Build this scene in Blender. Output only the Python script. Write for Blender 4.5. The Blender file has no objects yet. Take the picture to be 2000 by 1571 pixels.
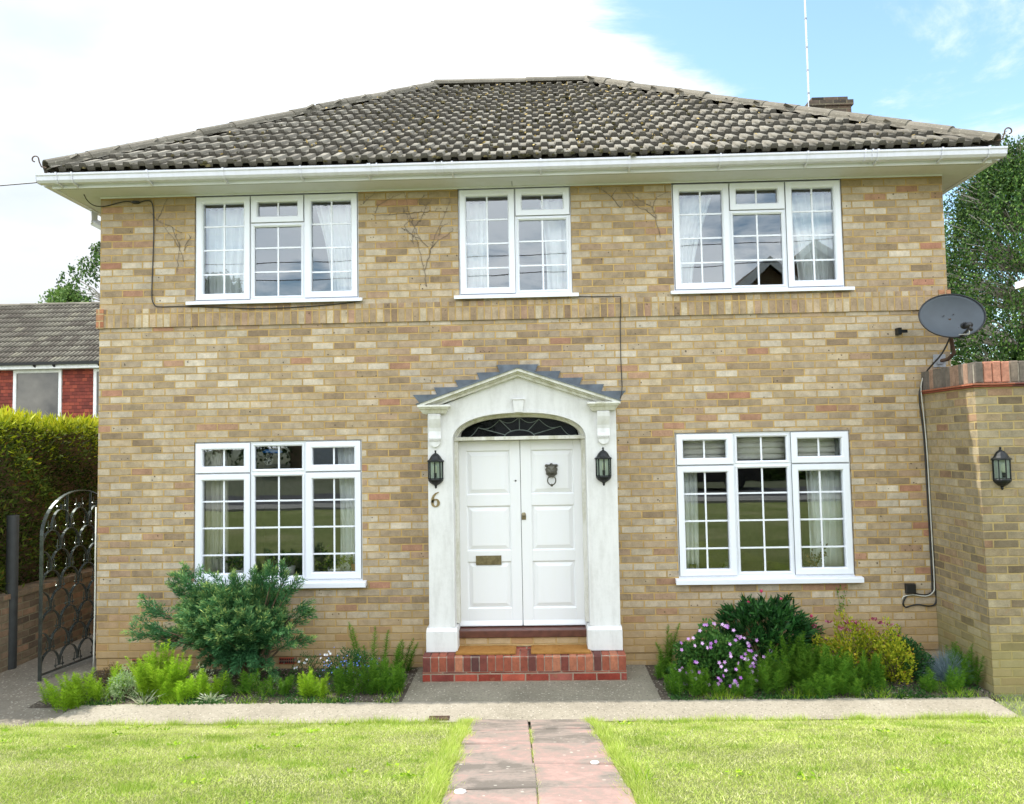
import bpy, bmesh, math, random
import numpy as np
from mathutils import Vector, Matrix
R = math.radians
random.seed(7); rng = np.random.default_rng(7)
S = bpy.context.scene
COL = S.collection

# ------------------------------------------------------------------ camera
cam_d = bpy.data.cameras.new('camera'); cam = bpy.data.objects.new('camera', cam_d); COL.objects.link(cam)
cam_d.sensor_fit = 'HORIZONTAL'; cam_d.sensor_width = 36; cam_d.lens = 36*1527.36/2000
cam_d.clip_start = .05; cam_d.clip_end = 3000
cr = Vector((0.99940352, 0.02948955, -0.01797131)); cu = Vector((0.01957219, -0.0549271, 0.99829852)); cf = Vector((-0.02845227, 0.9980548, 0.05547151))
M = Matrix((cr, cu, -cf)).transposed().to_4x4(); M.translation = Vector((0, -8.0565, 2.1131))
cam.matrix_world = M
S.camera = cam
S.view_settings.view_transform = 'Standard'; S.view_settings.look = 'None'
S.view_settings.gamma = 1; S.view_settings.use_curve_mapping = False
S.view_settings.exposure = .47
S.render.resolution_x = 1024; S.render.resolution_y = 804
S.render.engine = 'CYCLES'
S.cycles.max_bounces = 8; S.cycles.transparent_max_bounces = 16

# ------------------------------------------------------------------ world + sun
SUN = Vector((-.63, .125, 1.0)).normalized()          # direction towards the sun
el = math.asin(SUN.z); az = math.atan2(SUN.x, SUN.y)
world = bpy.data.worlds.new('World'); S.world = world; world.use_nodes = True
nt = world.node_tree; nt.nodes.clear()
def nn(nt, typ, **kw):
    n = nt.nodes.new(typ)
    for k, v in kw.items(): setattr(n, k, v)
    return n
def build_world():
    L = nt.links
    out = nn(nt, 'ShaderNodeOutputWorld'); bg = nn(nt, 'ShaderNodeBackground'); bg.inputs[1].default_value = .12
    sky = nn(nt, 'ShaderNodeTexSky'); sky.sky_type = 'NISHITA'; sky.sun_disc = False
    sky.sun_elevation = el; sky.sun_rotation = az % (2*math.pi); sky.air_density = 1.0; sky.dust_density = .6; sky.ozone_density = 2.0
    tc = nn(nt, 'ShaderNodeTexCoord'); sep = nn(nt, 'ShaderNodeSeparateXYZ'); L.new(tc.outputs['Generated'], sep.inputs[0])
    def math_(op, a, b=None, c=None, clamp=False):
        m = nn(nt, 'ShaderNodeMath', operation=op); m.use_clamp = clamp
        for i, v in enumerate((a, b, c)):
            if v is None: continue
            if isinstance(v, (int, float)): m.inputs[i].default_value = v
            else: L.new(v, m.inputs[i])
        return m.outputs[0]
    # cloud sheet: direction projected onto a flat layer overhead
    z = math_('MAXIMUM', sep.outputs['Z'], .0); zz = math_('ADD', z, .22)
    px = math_('DIVIDE', sep.outputs['X'], zz); py = math_('DIVIDE', sep.outputs['Y'], zz)
    comb = nn(nt, 'ShaderNodeCombineXYZ'); L.new(px, comb.inputs[0]); L.new(py, comb.inputs[1])
    n1 = nn(nt, 'ShaderNodeTexNoise'); n1.inputs['Scale'].default_value = 1.9; n1.inputs['Detail'].default_value = 10; n1.inputs['Roughness'].default_value = .64; n1.inputs['Distortion'].default_value = .6
    L.new(comb.outputs[0], n1.inputs['Vector'])
    n2 = nn(nt, 'ShaderNodeTexNoise'); n2.inputs['Scale'].default_value = 1.1; n2.inputs['Detail'].default_value = 6; n2.inputs['Roughness'].default_value = .5
    mp = nn(nt, 'ShaderNodeMapping'); mp.inputs['Location'].default_value = (5.2, 3.1, 0); L.new(comb.outputs[0], mp.inputs[0]); L.new(mp.outputs[0], n2.inputs['Vector'])
    # a clear patch to the front right, a bank of white cloud to the front left
    edge = math_('ADD', .23, math_('MULTIPLY', math_('MINIMUM', math_('SUBTRACT', py, 1.27), .30), .85))
    e1 = math_('MULTIPLY', math_('SUBTRACT', px, edge), -1.3)
    e1 = math_('MINIMUM', math_('MAXIMUM', e1, -.07), .5)
    front = math_('MULTIPLY', e1, math_('GREATER_THAN', sep.outputs['Y'], 0.0))
    back = math_('MULTIPLY', math_('LESS_THAN', sep.outputs['Y'], 0.0), .14)
    v = math_('ADD', n1.outputs['Fac'], math_('ADD', front, back))
    mask = nn(nt, 'ShaderNodeMapRange'); mask.interpolation_type = 'SMOOTHSTEP'
    L.new(v, mask.inputs[0]); mask.inputs[1].default_value = .455; mask.inputs[2].default_value = .66
    ramp = nn(nt, 'ShaderNodeValToRGB'); L.new(n2.outputs['Fac'], ramp.inputs[0])
    ramp.color_ramp.elements[0].position = .34; ramp.color_ramp.elements[0].color = (.66, .73, .80, 1)
    ramp.color_ramp.elements[1].position = .56; ramp.color_ramp.elements[1].color = (1, 1, 1, 1)
    # clouds behind the camera boosted well past those ahead, to brighten facade and panes
    cl = nn(nt, 'ShaderNodeMix', data_type='RGBA', blend_type='MULTIPLY'); cl.inputs[0].default_value = 1
    L.new(ramp.outputs[0], cl.inputs[6])
    br = nn(nt, 'ShaderNodeMapRange'); L.new(sep.outputs['Y'], br.inputs[0]); br.inputs[1].default_value = -.4; br.inputs[2].default_value = .5
    br.inputs[3].default_value = 20; br.inputs[4].default_value = 8.6
    cc = nn(nt, 'ShaderNodeCombineColor')
    hz = nn(nt, 'ShaderNodeMapRange'); L.new(sep.outputs['Z'], hz.inputs[0]); hz.inputs[1].default_value = .20; hz.inputs[2].default_value = .40; hz.inputs[3].default_value = .72; hz.inputs[4].default_value = 1
    brz = math_('MULTIPLY', br.outputs[0], math_('MAXIMUM', hz.outputs[0], math_('LESS_THAN', sep.outputs['Y'], 0.0)))
    for i, k in enumerate((.96, 1.0, 1.04)): L.new(math_('MULTIPLY', brz, k), cc.inputs[i])
    L.new(cc.outputs[0], cl.inputs[7])
    mix = nn(nt, 'ShaderNodeMix', data_type='RGBA'); L.new(mask.outputs[0], mix.inputs[0])
    sk = nn(nt, 'ShaderNodeMix', data_type='RGBA', blend_type='MULTIPLY'); sk.inputs[0].default_value = 1; L.new(sky.outputs[0], sk.inputs[6]); sk.inputs[7].default_value = (2.2, 2.3, 2.1, 1)
    L.new(sk.outputs[2], mix.inputs[6]); L.new(cl.outputs[2], mix.inputs[7])
    L.new(mix.outputs[2], bg.inputs[0]); L.new(bg.outputs[0], out.inputs[0])
build_world()
sun_d = bpy.data.lights.new('sun', 'SUN'); sun_d.energy = 5.0; sun_d.angle = R(.53); sun_d.color = (1, .95, .87)
sun = bpy.data.objects.new('sun', sun_d); COL.objects.link(sun)
sun.rotation_euler = SUN.to_track_quat('Z', 'Y').to_euler(); sun.location = (-20, 5, 30)

# ------------------------------------------------------------------ material helpers
MATS = {}
class NT:
    def __init__(s, name):
        s.m = bpy.data.materials.new(name); s.m.use_nodes = True; s.t = s.m.node_tree; s.t.nodes.clear()
        s.out = s.n('ShaderNodeOutputMaterial'); s.b = s.n('ShaderNodeBsdfPrincipled'); s.l(s.b.outputs[0], s.out.inputs[0]); MATS[name] = s.m
    def n(s, typ, **kw): return nn(s.t, typ, **kw)
    def l(s, a, b): s.t.links.new(a, b)
    def M(s, op, a, b=None, c=None, clamp=False):
        m = s.n('ShaderNodeMath', operation=op); m.use_clamp = clamp
        for i, v in enumerate((a, b, c)):
            if v is None: continue
            if isinstance(v, (int, float)): m.inputs[i].default_value = v
            else: s.l(v, m.inputs[i])
        return m.outputs[0]
    def ramp(s, fac, stops, interp='LINEAR'):
        r = s.n('ShaderNodeValToRGB'); r.color_ramp.interpolation = interp
        e = r.color_ramp.elements
        while len(e) < len(stops): e.new(.5)
        for x, (p, c) in zip(e, stops): x.position = p; x.color = (*c, 1)
        s.l(fac, r.inputs[0]); return r.outputs[0]
    def noise(s, vec, scale, detail=4, rough=.55, dist=0):
        n = s.n('ShaderNodeTexNoise'); n.inputs['Scale'].default_value = scale; n.inputs['Detail'].default_value = detail
        n.inputs['Roughness'].default_value = rough; n.inputs['Distortion'].default_value = dist
        if vec is not None: s.l(vec, n.inputs['Vector'])
        return n.outputs['Fac']
    def mix(s, fac, a, b, mode='MIX'):
        m = s.n('ShaderNodeMix', data_type='RGBA', blend_type=mode)
        for i, v in ((0, fac), (6, a), (7, b)):
            if isinstance(v, (int, float)): m.inputs[i].default_value = v
            elif isinstance(v, tuple): m.inputs[i].default_value = (*v, 1)
            else: s.l(v, m.inputs[i])
        return m.outputs[2]
    def mr(s, v, a, b, c=0, d=1, smooth=False):
        m = s.n('ShaderNodeMapRange'); m.inputs[1].default_value = a; m.inputs[2].default_value = b; m.inputs[3].default_value = c; m.inputs[4].default_value = d
        if smooth: m.interpolation_type = 'SMOOTHSTEP'
        s.l(v, m.inputs[0]); return m.outputs[0]
    def bump(s, h, strength=.5, dist=.01):
        b = s.n('ShaderNodeBump'); b.inputs['Strength'].default_value = strength; b.inputs['Distance'].default_value = dist
        s.l(h, b.inputs['Height']); s.l(b.outputs[0], s.b.inputs['Normal'])
    def pos(s): return s.n('ShaderNodeNewGeometry').outputs['Position']
    def attr(s, name='rnd'):
        a = s.n('ShaderNodeAttribute'); a.attribute_name = name; return a.outputs['Fac']

def plain(name, col, rough=.6, metal=0, var=.12, scale=8, bump=0, bscale=60, spec=.5):
    t = NT(name); p = t.pos()
    n = t.noise(p, scale)
    f = t.mr(n, .3, .7, 1-var, 1+var)
    c = t.mix(1.0, col, t.ramp(f, [(0, (0, 0, 0)), (1, (1, 1, 1))]), 'MULTIPLY') if False else None
    hs = t.n('ShaderNodeHueSaturation'); hs.inputs['Color'].default_value = (*col, 1); t.l(f, hs.inputs['Value'])
    t.l(hs.outputs[0], t.b.inputs['Base Color'])
    t.b.inputs['Roughness'].default_value = rough; t.b.inputs['Metallic'].default_value = metal
    t.b.inputs['Specular IOR Level'].default_value = spec
    if bump: t.bump(t.noise(p, bscale, 5), bump, .005)
    return t.m

def brick(name, stops, mortar, bw=.225, bh=.075, mj=.0125, shift=0.0, vshift=0.0, stack=False, damp=None, top=None, pits=True, bumpk=.9, header_alt=False):
    t = NT(name)
    uv = t.n('ShaderNodeUVMap').outputs[0]; sp = t.n('ShaderNodeSeparateXYZ'); t.l(uv, sp.inputs[0])
    p = t.pos()
    # slightly wavering joints
    wob = t.M('MULTIPLY', t.M('SUBTRACT', t.noise(p, 9, 3), .5), .006)
    wob2 = t.M('MULTIPLY', t.M('SUBTRACT', t.noise(p, 45, 2), .5), .004)
    w = t.M('ADD', wob, wob2)
    u = t.M('ADD', t.M('ADD', sp.outputs[0], shift + 50), w); v = t.M('ADD', t.M('ADD', sp.outputs[1], vshift + 30*bh), w)
    row = t.M('FLOOR', t.M('DIVIDE', v, bh))
    if stack: uo = u
    else:
        half = t.M('MULTIPLY', t.M('MODULO', row, 2.0), bw/2)
        uo = t.M('ADD', u, half)
    # every course wanders a little sideways
    wn0 = t.n('ShaderNodeTexWhiteNoise', noise_dimensions='1D'); t.l(row, wn0.inputs['W'])
    if not stack: uo = t.M('ADD', uo, t.M('MULTIPLY', t.M('SUBTRACT', wn0.outputs['Value'], .5), .03))
    colm = t.M('FLOOR', t.M('DIVIDE', uo, bw))
    fu = t.M('MULTIPLY', t.M('FRACT', t.M('DIVIDE', uo, bw)), bw); fv = t.M('MULTIPLY', t.M('FRACT', t.M('DIVIDE', v, bh)), bh)
    du = t.M('MINIMUM', fu, t.M('SUBTRACT', bw, fu)); dv = t.M('MINIMUM', fv, t.M('SUBTRACT', bh, fv))
    d = t.M('MINIMUM', du, dv)
    d = t.M('ADD', d, t.M('MULTIPLY', t.M('SUBTRACT', t.noise(p, 110, 4, .7), .5), .009))
    face = t.mr(d, mj*.5-.0012, mj*.5+.0022, 0, 1, True)           # 1 on the brick, 0 in the joint
    cb = t.n('ShaderNodeCombineXYZ'); t.l(colm, cb.inputs[0]); t.l(row, cb.inputs[1])
    wn = t.n('ShaderNodeTexWhiteNoise', noise_dimensions='2D'); t.l(cb.outputs[0], wn.inputs['Vector'])
    cs = t.n('ShaderNodeSeparateColor'); t.l(wn.outputs['Color'], cs.inputs[0])
    base = t.ramp(wn.outputs['Value'], stops, 'LINEAR')
    # tone drift inside a brick, so that each has its own darker and paler end
    inner = t.M('ADD', t.M('MULTIPLY', t.noise(p, 11, 5, .6), .8), t.M('MULTIPLY', t.noise(p, 70, 4, .7), .45))
    val = t.M('MULTIPLY', t.mr(cs.outputs[1], 0, 1, .88, 1.12), t.mr(inner, .38, .92, .62, 1.36))
    big = t.mr(t.noise(p, .9, 3), .3, .7, .90, 1.08)
    val = t.M('MULTIPLY', val, big)
    hs = t.n('ShaderNodeHueSaturation'); t.l(base, hs.inputs['Color']); t.l(val, hs.inputs['Value'])
    c = hs.outputs[0]
    blotch = t.mr(t.noise(p, 17, 3, .5), .62, .72, 0, .30, True)
    c = t.mix(blotch, c, (.30, .17, .09))
    mc = t.n('ShaderNodeHueSaturation'); mc.inputs['Color'].default_value = (*mortar, 1); t.l(t.mr(t.noise(p, 6, 5), .3, .7, .72, 1.2), mc.inputs['Value'])
    c = t.mix(face, mc.outputs[0], c)
    h = face
    if pits:
        vo = t.n('ShaderNodeTexVoronoi', feature='F1'); vo.inputs['Scale'].default_value = 17; vo.inputs['Randomness'].default_value = 1; t.l(p, vo.inputs['Vector'])
        thr = t.M('MULTIPLY', t.M('SUBTRACT', cs.outputs[2], .35), .24)
        pit = t.M('MULTIPLY', t.M('LESS_THAN', vo.outputs['Distance'], thr), face)
        c = t.mix(t.M('MULTIPLY', pit, .85), c, (.075, .058, .038))
        h = t.M('SUBTRACT', face, pit)
    sx = t.n('ShaderNodeSeparateXYZ'); t.l(p, sx.inputs[0])
    zn = t.M('ADD', sx.outputs[2], t.M('MULTIPLY', t.M('SUBTRACT', t.noise(p, 1.6, 4), .5), .55))
    if damp:      # sandy, rain-splashed courses near the soil
        c = t.mix(t.mr(zn, .12, .62, .62, 0, True), c, damp)
    if top:       # mostly eaves shade painted into the brick, with some algae tint
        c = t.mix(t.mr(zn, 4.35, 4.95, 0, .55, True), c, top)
    t.l(c, t.b.inputs['Base Color']); t.b.inputs['Roughness'].default_value = .92; t.b.inputs['Specular IOR Level'].default_value = .25
    hh = t.M('ADD', t.M('MULTIPLY', h, .8), t.M('MULTIPLY', t.noise(p, 160, 5, .7), .25))
    t.bump(hh, bumpk, .006)
    return t.m

YB = [(0, (0.237, 0.17, 0.11)), (0.08, (0.312, 0.232, 0.147)), (0.2, (0.395, 0.308, 0.199)), (0.33, (0.484, 0.41, 0.307)), (0.46, (0.368, 0.277, 0.177)), (0.58, (0.532, 0.461, 0.366)), (0.7, (0.321, 0.241, 0.156)), (0.8, (0.447, 0.363, 0.261)), (0.9, (0.358, 0.273, 0.186)), (0.96, (0.358, 0.227, 0.147)), (1, (0.368, 0.183, 0.119))]
MORT = (.45, .30, .12)
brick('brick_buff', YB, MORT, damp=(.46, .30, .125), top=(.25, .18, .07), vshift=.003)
SB = [(0, (.25, .17, .11)), (.3, (.38, .285, .18)), (.5, (.49, .405, .285)), (.7, (.33, .235, .15)), (.9, (.43, .325, .215)), (1, (.36, .22, .15))]
brick('brick_soldier', SB, MORT, bw=.075, bh=.40, stack=True, vshift=.04)
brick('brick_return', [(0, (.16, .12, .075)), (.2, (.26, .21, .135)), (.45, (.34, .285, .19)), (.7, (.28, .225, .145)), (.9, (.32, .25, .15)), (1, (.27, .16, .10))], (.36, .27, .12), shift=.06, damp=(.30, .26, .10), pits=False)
RB = [(0, (.20, .035, .022)), (.3, (.30, .055, .035)), (.55, (.38, .085, .05)), (.75, (.26, .05, .035)), (.9, (.17, .05, .045)), (1, (.42, .13, .08))]
brick('brick_red_soldier', RB, (.36, .30, .23), bw=.0785, bh=.8, stack=True, vshift=.4, pits=False)
brick('brick_red', RB, (.30, .22, .16), vshift=.121, shift=.08, pits=False)
brick('brick_chimney', [(0, (.05, .042, .035)), (.6, (.10, .08, .06)), (1, (.13, .085, .06))], (.20, .17, .11), pits=False, vshift=.035)
brick('brick_orange', [(0, (.36, .15, .08)), (1, (.46, .24, .13))], (.42, .30, .16), pits=False, vshift=.03)
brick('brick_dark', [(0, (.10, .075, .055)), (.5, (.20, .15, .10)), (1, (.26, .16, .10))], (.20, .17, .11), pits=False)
brick('brick_opposite', [(0, (.16, .10, .055)), (.5, (.26, .18, .10)), (1, (.22, .12, .07))], (.30, .25, .15), pits=False)

def white_paint(name, col, dirt=(.50, .49, .43), amt=.35, rough=.55, vstreak=True, bump=.12):
    t = NT(name); p = t.pos()
    mp = t.n('ShaderNodeMapping'); mp.inputs['Scale'].default_value = (7, 7, 1.3); t.l(p, mp.inputs[0])
    n = t.noise(mp.outputs[0], 1.6, 6, .65)
    n2 = t.noise(p, 30, 5, .7)
    f = t.mr(t.M('ADD', n, t.M('MULTIPLY', n2, .35)), .55, .90, 0, amt, True)
    t.l(t.mix(f, col, dirt), t.b.inputs['Base Color']); t.b.inputs['Roughness'].default_value = rough
    if bump: t.bump(t.noise(p, 55, 5, .6), bump, .004)
    return t.m
white_paint('paint_surround', (.66, .655, .645), (.42, .41, .39), .42, .6)
white_paint('paint_cornice', (.66, .65, .60), (.36, .34, .22), .7, .6)
white_paint('paint_door', (.72, .72, .735), (.70, .70, .67), .3, .35, bump=.06)
white_paint('pvc', (.76, .78, .84), (.70, .71, .72), .25, .3, bump=0)
white_paint('pvc_gutter', (.66, .66, .72), (.50, .50, .50), .35, .32, bump=0)
white_paint('soffit', (.62, .62, .62), (.52, .52, .47), .4, .5, bump=0)
plain('lead', (.095, .115, .135), .45, .0, .35, 9, .3, 30)
plain('lead_light', (.17, .21, .19), .4, .2, .15, 20)
plain('black_metal', (.010, .012, .013), .4, .0, .3, 20, .1, 60, .3)
plain('cast_iron', (.020, .022, .021), .7, .0, .3, 12, .3, 60)
plain('brass_dull', (.20, .165, .095), .4, .75, .3, 30, .2, 80)
plain('number_brass', (.24, .18, .085), .45, .4, .3, 30, .1, 80)
plain('bronze_dark', (.095, .09, .07), .45, .6, .3, 30, .3, 80)
plain('black_plastic', (.012, .012, .013), .4)
plain('cable_black', (.02, .019, .018), .5)
plain('cable_white', (.55, .54, .48), .5)
plain('cill_wood', (.095, .032, .022), .35, 0, .3, 14, .15, 40)
plain('dish_grey', (.045, .056, .066), .45, .2, .12, 6)
plain('rust', (.10, .06, .04), .7, .4, .4, 25)
plain('chimney_pot', (.06, .045, .035), .9)
plain('aerial_metal', (.55, .56, .58), .35, .8)
plain('bulb_white', (.80, .78, .66), .3)
plain('curtain_net', (.82, .85, .86), .9, 0, .08, 3)
plain('curtain_cream', (.62, .60, .54), .9, 0, .08, 3)
plain('blind_cream', (.84, .82, .74), .9, 0, .06, 5)
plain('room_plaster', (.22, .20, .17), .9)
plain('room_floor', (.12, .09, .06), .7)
plain('ceramic_white', (.75, .75, .72), .25)
plain('terracotta', (.40, .14, .055), .8)
plain('blue_film', (.02, .16, .60), .3)
plain('bark_brown', (.10, .065, .04), .9, 0, .3, 20, .6, 40)
plain('bark_birch', (.34, .31, .26), .85, 0, .4, 9, .5, 30)
plain('pebble_white', (.72, .70, .64), .7, 0, .1, 30, .3)
plain('slate_stub', (.33, .34, .36), .8, 0, .25, 30)
plain('vine_dead', (.17, .135, .10), .9, 0, .4, 9)
plain('car_dark', (.012, .014, .018), .25)
plain('car_glass', (.01, .012, .014), .08)
plain('window_dark', (.085, .075, .06), .12, 0, .8, .9)
plain('tyre', (.012, .012, .012), .9)
plain('wheel_metal', (.5, .5, .52), .3, .8)
plain('render_white', (.62, .61, .56), .85)
plain('garage_white', (.66, .67, .66), .5)
plain('white_trim', (.75, .75, .73), .5)
plain('dead_leaf', (.42, .30, .10), .8, 0, .3, 30)
def coir():
    t = NT('coir'); p = t.pos(); n = t.noise(p, 260, 6, .8); n2 = t.noise(p, 7, 4)
    t.l(t.ramp(t.M('ADD', t.M('MULTIPLY', n, .7), t.M('MULTIPLY', n2, .35)), [(.3, (.20, .085, .018)), (.5, (.36, .17, .045)), (.72, (.50, .27, .09))]), t.b.inputs['Base Color'])
    t.b.inputs['Roughness'].default_value = 1; t.b.inputs['Specular IOR Level'].default_value = .1; t.bump(n, 1, .01)
coir()
def glass(name, refl=.13, tint=(.80, .86, .84)):
    m = bpy.data.materials.new(name); m.use_nodes = True; t = m.node_tree; t.nodes.clear(); MATS[name] = m
    o = nn(t, 'ShaderNodeOutputMaterial'); g = nn(t, 'ShaderNodeBsdfGlossy'); g.inputs['Roughness'].default_value = .0; g.inputs['Color'].default_value = (.93, .97, 1, 1)
    tr = nn(t, 'ShaderNodeBsdfTransparent'); tr.inputs['Color'].default_value = (*tint, 1)
    fr = nn(t, 'ShaderNodeFresnel'); fr.inputs['IOR'].default_value = 1.5
    ad = nn(t, 'ShaderNodeMath', operation='ADD'); ad.inputs[1].default_value = refl-.04; ad.use_clamp = True
    mx = nn(t, 'ShaderNodeMixShader'); L = t.links
    # float glass is never quite flat: a slow ripple bends what it mirrors
    ge = nn(t, 'ShaderNodeNewGeometry'); no = nn(t, 'ShaderNodeTexNoise'); no.inputs['Scale'].default_value = 1.7; no.inputs['Detail'].default_value = 1
    bp_ = nn(t, 'ShaderNodeBump'); bp_.inputs['Strength'].default_value = .05; bp_.inputs['Distance'].default_value = .02
    L.new(ge.outputs['Position'], no.inputs['Vector']); L.new(no.outputs['Fac'], bp_.inputs['Height']); L.new(bp_.outputs[0], g.inputs['Normal'])
    L.new(fr.outputs[0], ad.inputs[0]); L.new(ad.outputs[0], mx.inputs[0]); L.new(tr.outputs[0], mx.inputs[1]); L.new(g.outputs[0], mx.inputs[2]); L.new(mx.outputs[0], o.inputs[0])
glass('glass', .165, (.93, .95, .94)); glass('glass_lamp', .06, (.80, .88, .80)); glass('glass_bottle', .1, (.8, .9, .88)); glass('glass_dark', .005, (.35, .38, .38))

def roof_mat(name, stops, lich=.5, lcol=(.36, .35, .29)):
    t = NT(name); p = t.pos(); a = t.attr()
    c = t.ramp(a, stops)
    n = t.M('ADD', t.M('MULTIPLY', t.noise(p, 3.2, 5, .6), .6), t.M('MULTIPLY', t.noise(p, 28, 5, .7), .5))
    hs = t.n('ShaderNodeHueSaturation'); t.l(c, hs.inputs['Color']); t.l(t.mr(n, .3, .8, .72, 1.3), hs.inputs['Value'])
    c = hs.outputs[0]
    l = t.mr(t.noise(p, 34, 4, .65), .61, .68, 0, lich, True); c = t.mix(l, c, lcol)
    m = t.mr(t.noise(p, 15, 6, .75), .63, .70, 0, .75, True); c = t.mix(m, c, (.045, .042, .022))
    t.l(c, t.b.inputs['Base Color']); t.b.inputs['Roughness'].default_value = .95; t.b.inputs['Specular IOR Level'].default_value = .2
    t.bump(t.noise(p, 60, 6, .75), .8, .008)
roof_mat('roof_tile', [(0, (.085, .076, .062)), (.05, (.165, .149, .12)), (.35, (.21, .19, .155)), (.7, (.25, .23, .187)), (1, (.295, .27, .222))], .4, (.44, .42, .35))  # lowest stop colours the risers: shade painted on the tile edges
roof_mat('roof_tile_neighbour', [(0, (.10, .085, .07)), (.5, (.145, .13, .105)), (.85, (.18, .165, .13)), (1, (.22, .20, .15))], .6, (.40, .34, .22))
roof_mat('hip_tile', [(0, (.135, .122, .095)), (1, (.19, .17, .135))], .75, (.38, .36, .27))
roof_mat('moss', [(0, (.035, .032, .014)), (.6, (.07, .06, .025)), (1, (.16, .13, .06))], 0)

def concrete(name, cols, stones=True, sc=70):
    t = NT(name); p = t.pos()
    c = t.ramp(t.M('ADD', t.M('MULTIPLY', t.noise(p, 1.3, 5, .6), .6), t.M('MULTIPLY', t.noise(p, 40, 4, .7), .4)), [(.3, cols[0]), (.5, cols[1]), (.7, cols[2])])
    if stones:
        vo = t.n('ShaderNodeTexVoronoi'); vo.inputs['Scale'].default_value = sc; t.l(p, vo.inputs['Vector'])
        cs = t.n('ShaderNodeSeparateColor'); t.l(vo.outputs['Color'], cs.inputs[0])
        st = t.M('MULTIPLY', t.M('LESS_THAN', vo.outputs['Distance'], .38), t.M('GREATER_THAN', cs.outputs[0], .45))
        sc_ = t.ramp(cs.outputs[1], [(0, (.07, .06, .045)), (.4, (.22, .19, .14)), (.8, (.38, .34, .27)), (1, (.52, .48, .41))])
        c = t.mix(t.M('MULTIPLY', st, .75), c, sc_); h = t.M('ADD', t.M('MULTIPLY', st, .5), t.noise(p, 120, 4, .7))
    else: h = t.noise(p, 90, 5, .7)
    t.l(c, t.b.inputs['Base Color']); t.b.inputs['Roughness'].default_value = .95; t.bump(h, .8, .006)
concrete('concrete_path', [(.16, .14, .10), (.27, .24, .185), (.35, .32, .255)], True, 55)
concrete('concrete_apron', [(.12, .105, .075), (.20, .18, .13), (.29, .26, .195)], True, 48)
concrete('ground_side', [(.12, .10, .075), (.19, .165, .125), (.27, .245, .20)], True, 42)
concrete('soil', [(.035, .026, .017), (.06, .045, .03), (.10, .08, .055)], True, 40)
concrete('far_ground', [(.085, .10, .05), (.12, .135, .075), (.16, .16, .11)], False)
concrete('asphalt', [(.045, .045, .047), (.06, .06, .062), (.075, .075, .075)], False)
concrete('pavement_grey', [(.20, .19, .17), (.26, .25, .22), (.30, .29, .26)], False)
def slabmat():
    t = NT('slab_pink'); p = t.pos(); a = t.attr()
    n = t.M('ADD', t.M('MULTIPLY', t.noise(p, 3.1, 5, .6, .6), .75), t.M('MULTIPLY', t.noise(p, 26, 5, .7), .3))
    n = t.M('ADD', n, t.M('MULTIPLY', t.M('SUBTRACT', a, .5), .16))
    c = t.ramp(n, [(.40, (.13, .11, .09)), (.50, (.22, .18, .15)), (.57, (.27, .185, .155)), (.66, (.36, .225, .19)), (.75, (.31, .26, .22))])
    vo = t.n('ShaderNodeTexVoronoi'); vo.inputs['Scale'].default_value = 22; t.l(p, vo.inputs['Vector'])
    cs = t.n('ShaderNodeSeparateColor'); t.l(vo.outputs['Color'], cs.inputs[0])
    sp = t.M('LESS_THAN', vo.outputs['Distance'], t.M('MULTIPLY', t.M('SUBTRACT', cs.outputs[0], .72), .9))
    c = t.mix(t.M('MULTIPLY', sp, .55), c, (.50, .47, .40))
    t.l(c, t.b.inputs['Base Color']); t.b.inputs['Roughness'].default_value = .9; t.bump(t.noise(p, 60, 5, .7), .5, .006)
slabmat()
def lawnmat():
    t = NT('lawn_base'); p = t.pos()
    n = t.M('ADD', t.M('MULTIPLY', t.noise(p, 1.2, 5, .6), .55), t.M('MULTIPLY', t.noise(p, 30, 5, .7), .5))
    t.l(t.ramp(n, [(.35, (.13, .17, .04)), (.5, (.21, .25, .075)), (.65, (.33, .33, .15))]), t.b.inputs['Base Color'])
    t.b.inputs['Roughness'].default_value = 1; t.b.inputs['Specular IOR Level'].default_value = .1; t.bump(t.noise(p, 200, 4, .8), 1, .02)
lawnmat()
def leafmat(name, stops, trans=.25, rough=.6, patch=1.5, pamt=.25, spec=.18):
    t = NT(name); a = t.attr(); p = t.pos()
    c = t.ramp(a, stops)
    hs = t.n('ShaderNodeHueSaturation'); t.l(c, hs.inputs['Color']); t.l(t.mr(t.noise(p, patch, 3), .3, .7, 1-pamt, 1+pamt), hs.inputs['Value'])
    t.l(hs.outputs[0], t.b.inputs['Base Color']); t.b.inputs['Roughness'].default_value = rough; t.b.inputs['Specular IOR Level'].default_value = spec
    if trans:
        tl = t.n('ShaderNodeBsdfTranslucent'); t.l(hs.outputs[0], tl.inputs[0]); mx = t.n('ShaderNodeMixShader'); mx.inputs[0].default_value = trans
        t.l(t.b.outputs[0], mx.inputs[1]); t.l(tl.outputs[0], mx.inputs[2]); t.l(mx.outputs[0], t.out.inputs[0])
leafmat('grass_blade', [(0, (.18, .30, .03)), (.3, (.38, .50, .075)), (.65, (.56, .62, .16)), (.86, (.70, .67, .34)), (1, (.85, .78, .52))], .3, .6, 2.2, .17)
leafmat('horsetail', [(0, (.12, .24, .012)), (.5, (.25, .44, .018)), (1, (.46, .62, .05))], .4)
leafmat('horsetail_shade', [(0, (.045, .13, .012)), (.5, (.10, .24, .018)), (1, (.19, .34, .03))], .35)  # horsetail in the house shadow: shade painted into the leaf colour
leafmat('juniper_leaf', [(0, (.014, .060, .022)), (.45, (.045, .15, .055)), (.8, (.13, .26, .085)), (1, (.38, .45, .13))], .12, .6, 5, .2)
leafmat('peony_leaf', [(0, (.008, .040, .010)), (.6, (.022, .085, .018)), (1, (.05, .14, .03))], .15, .4, 5, .2)
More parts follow.
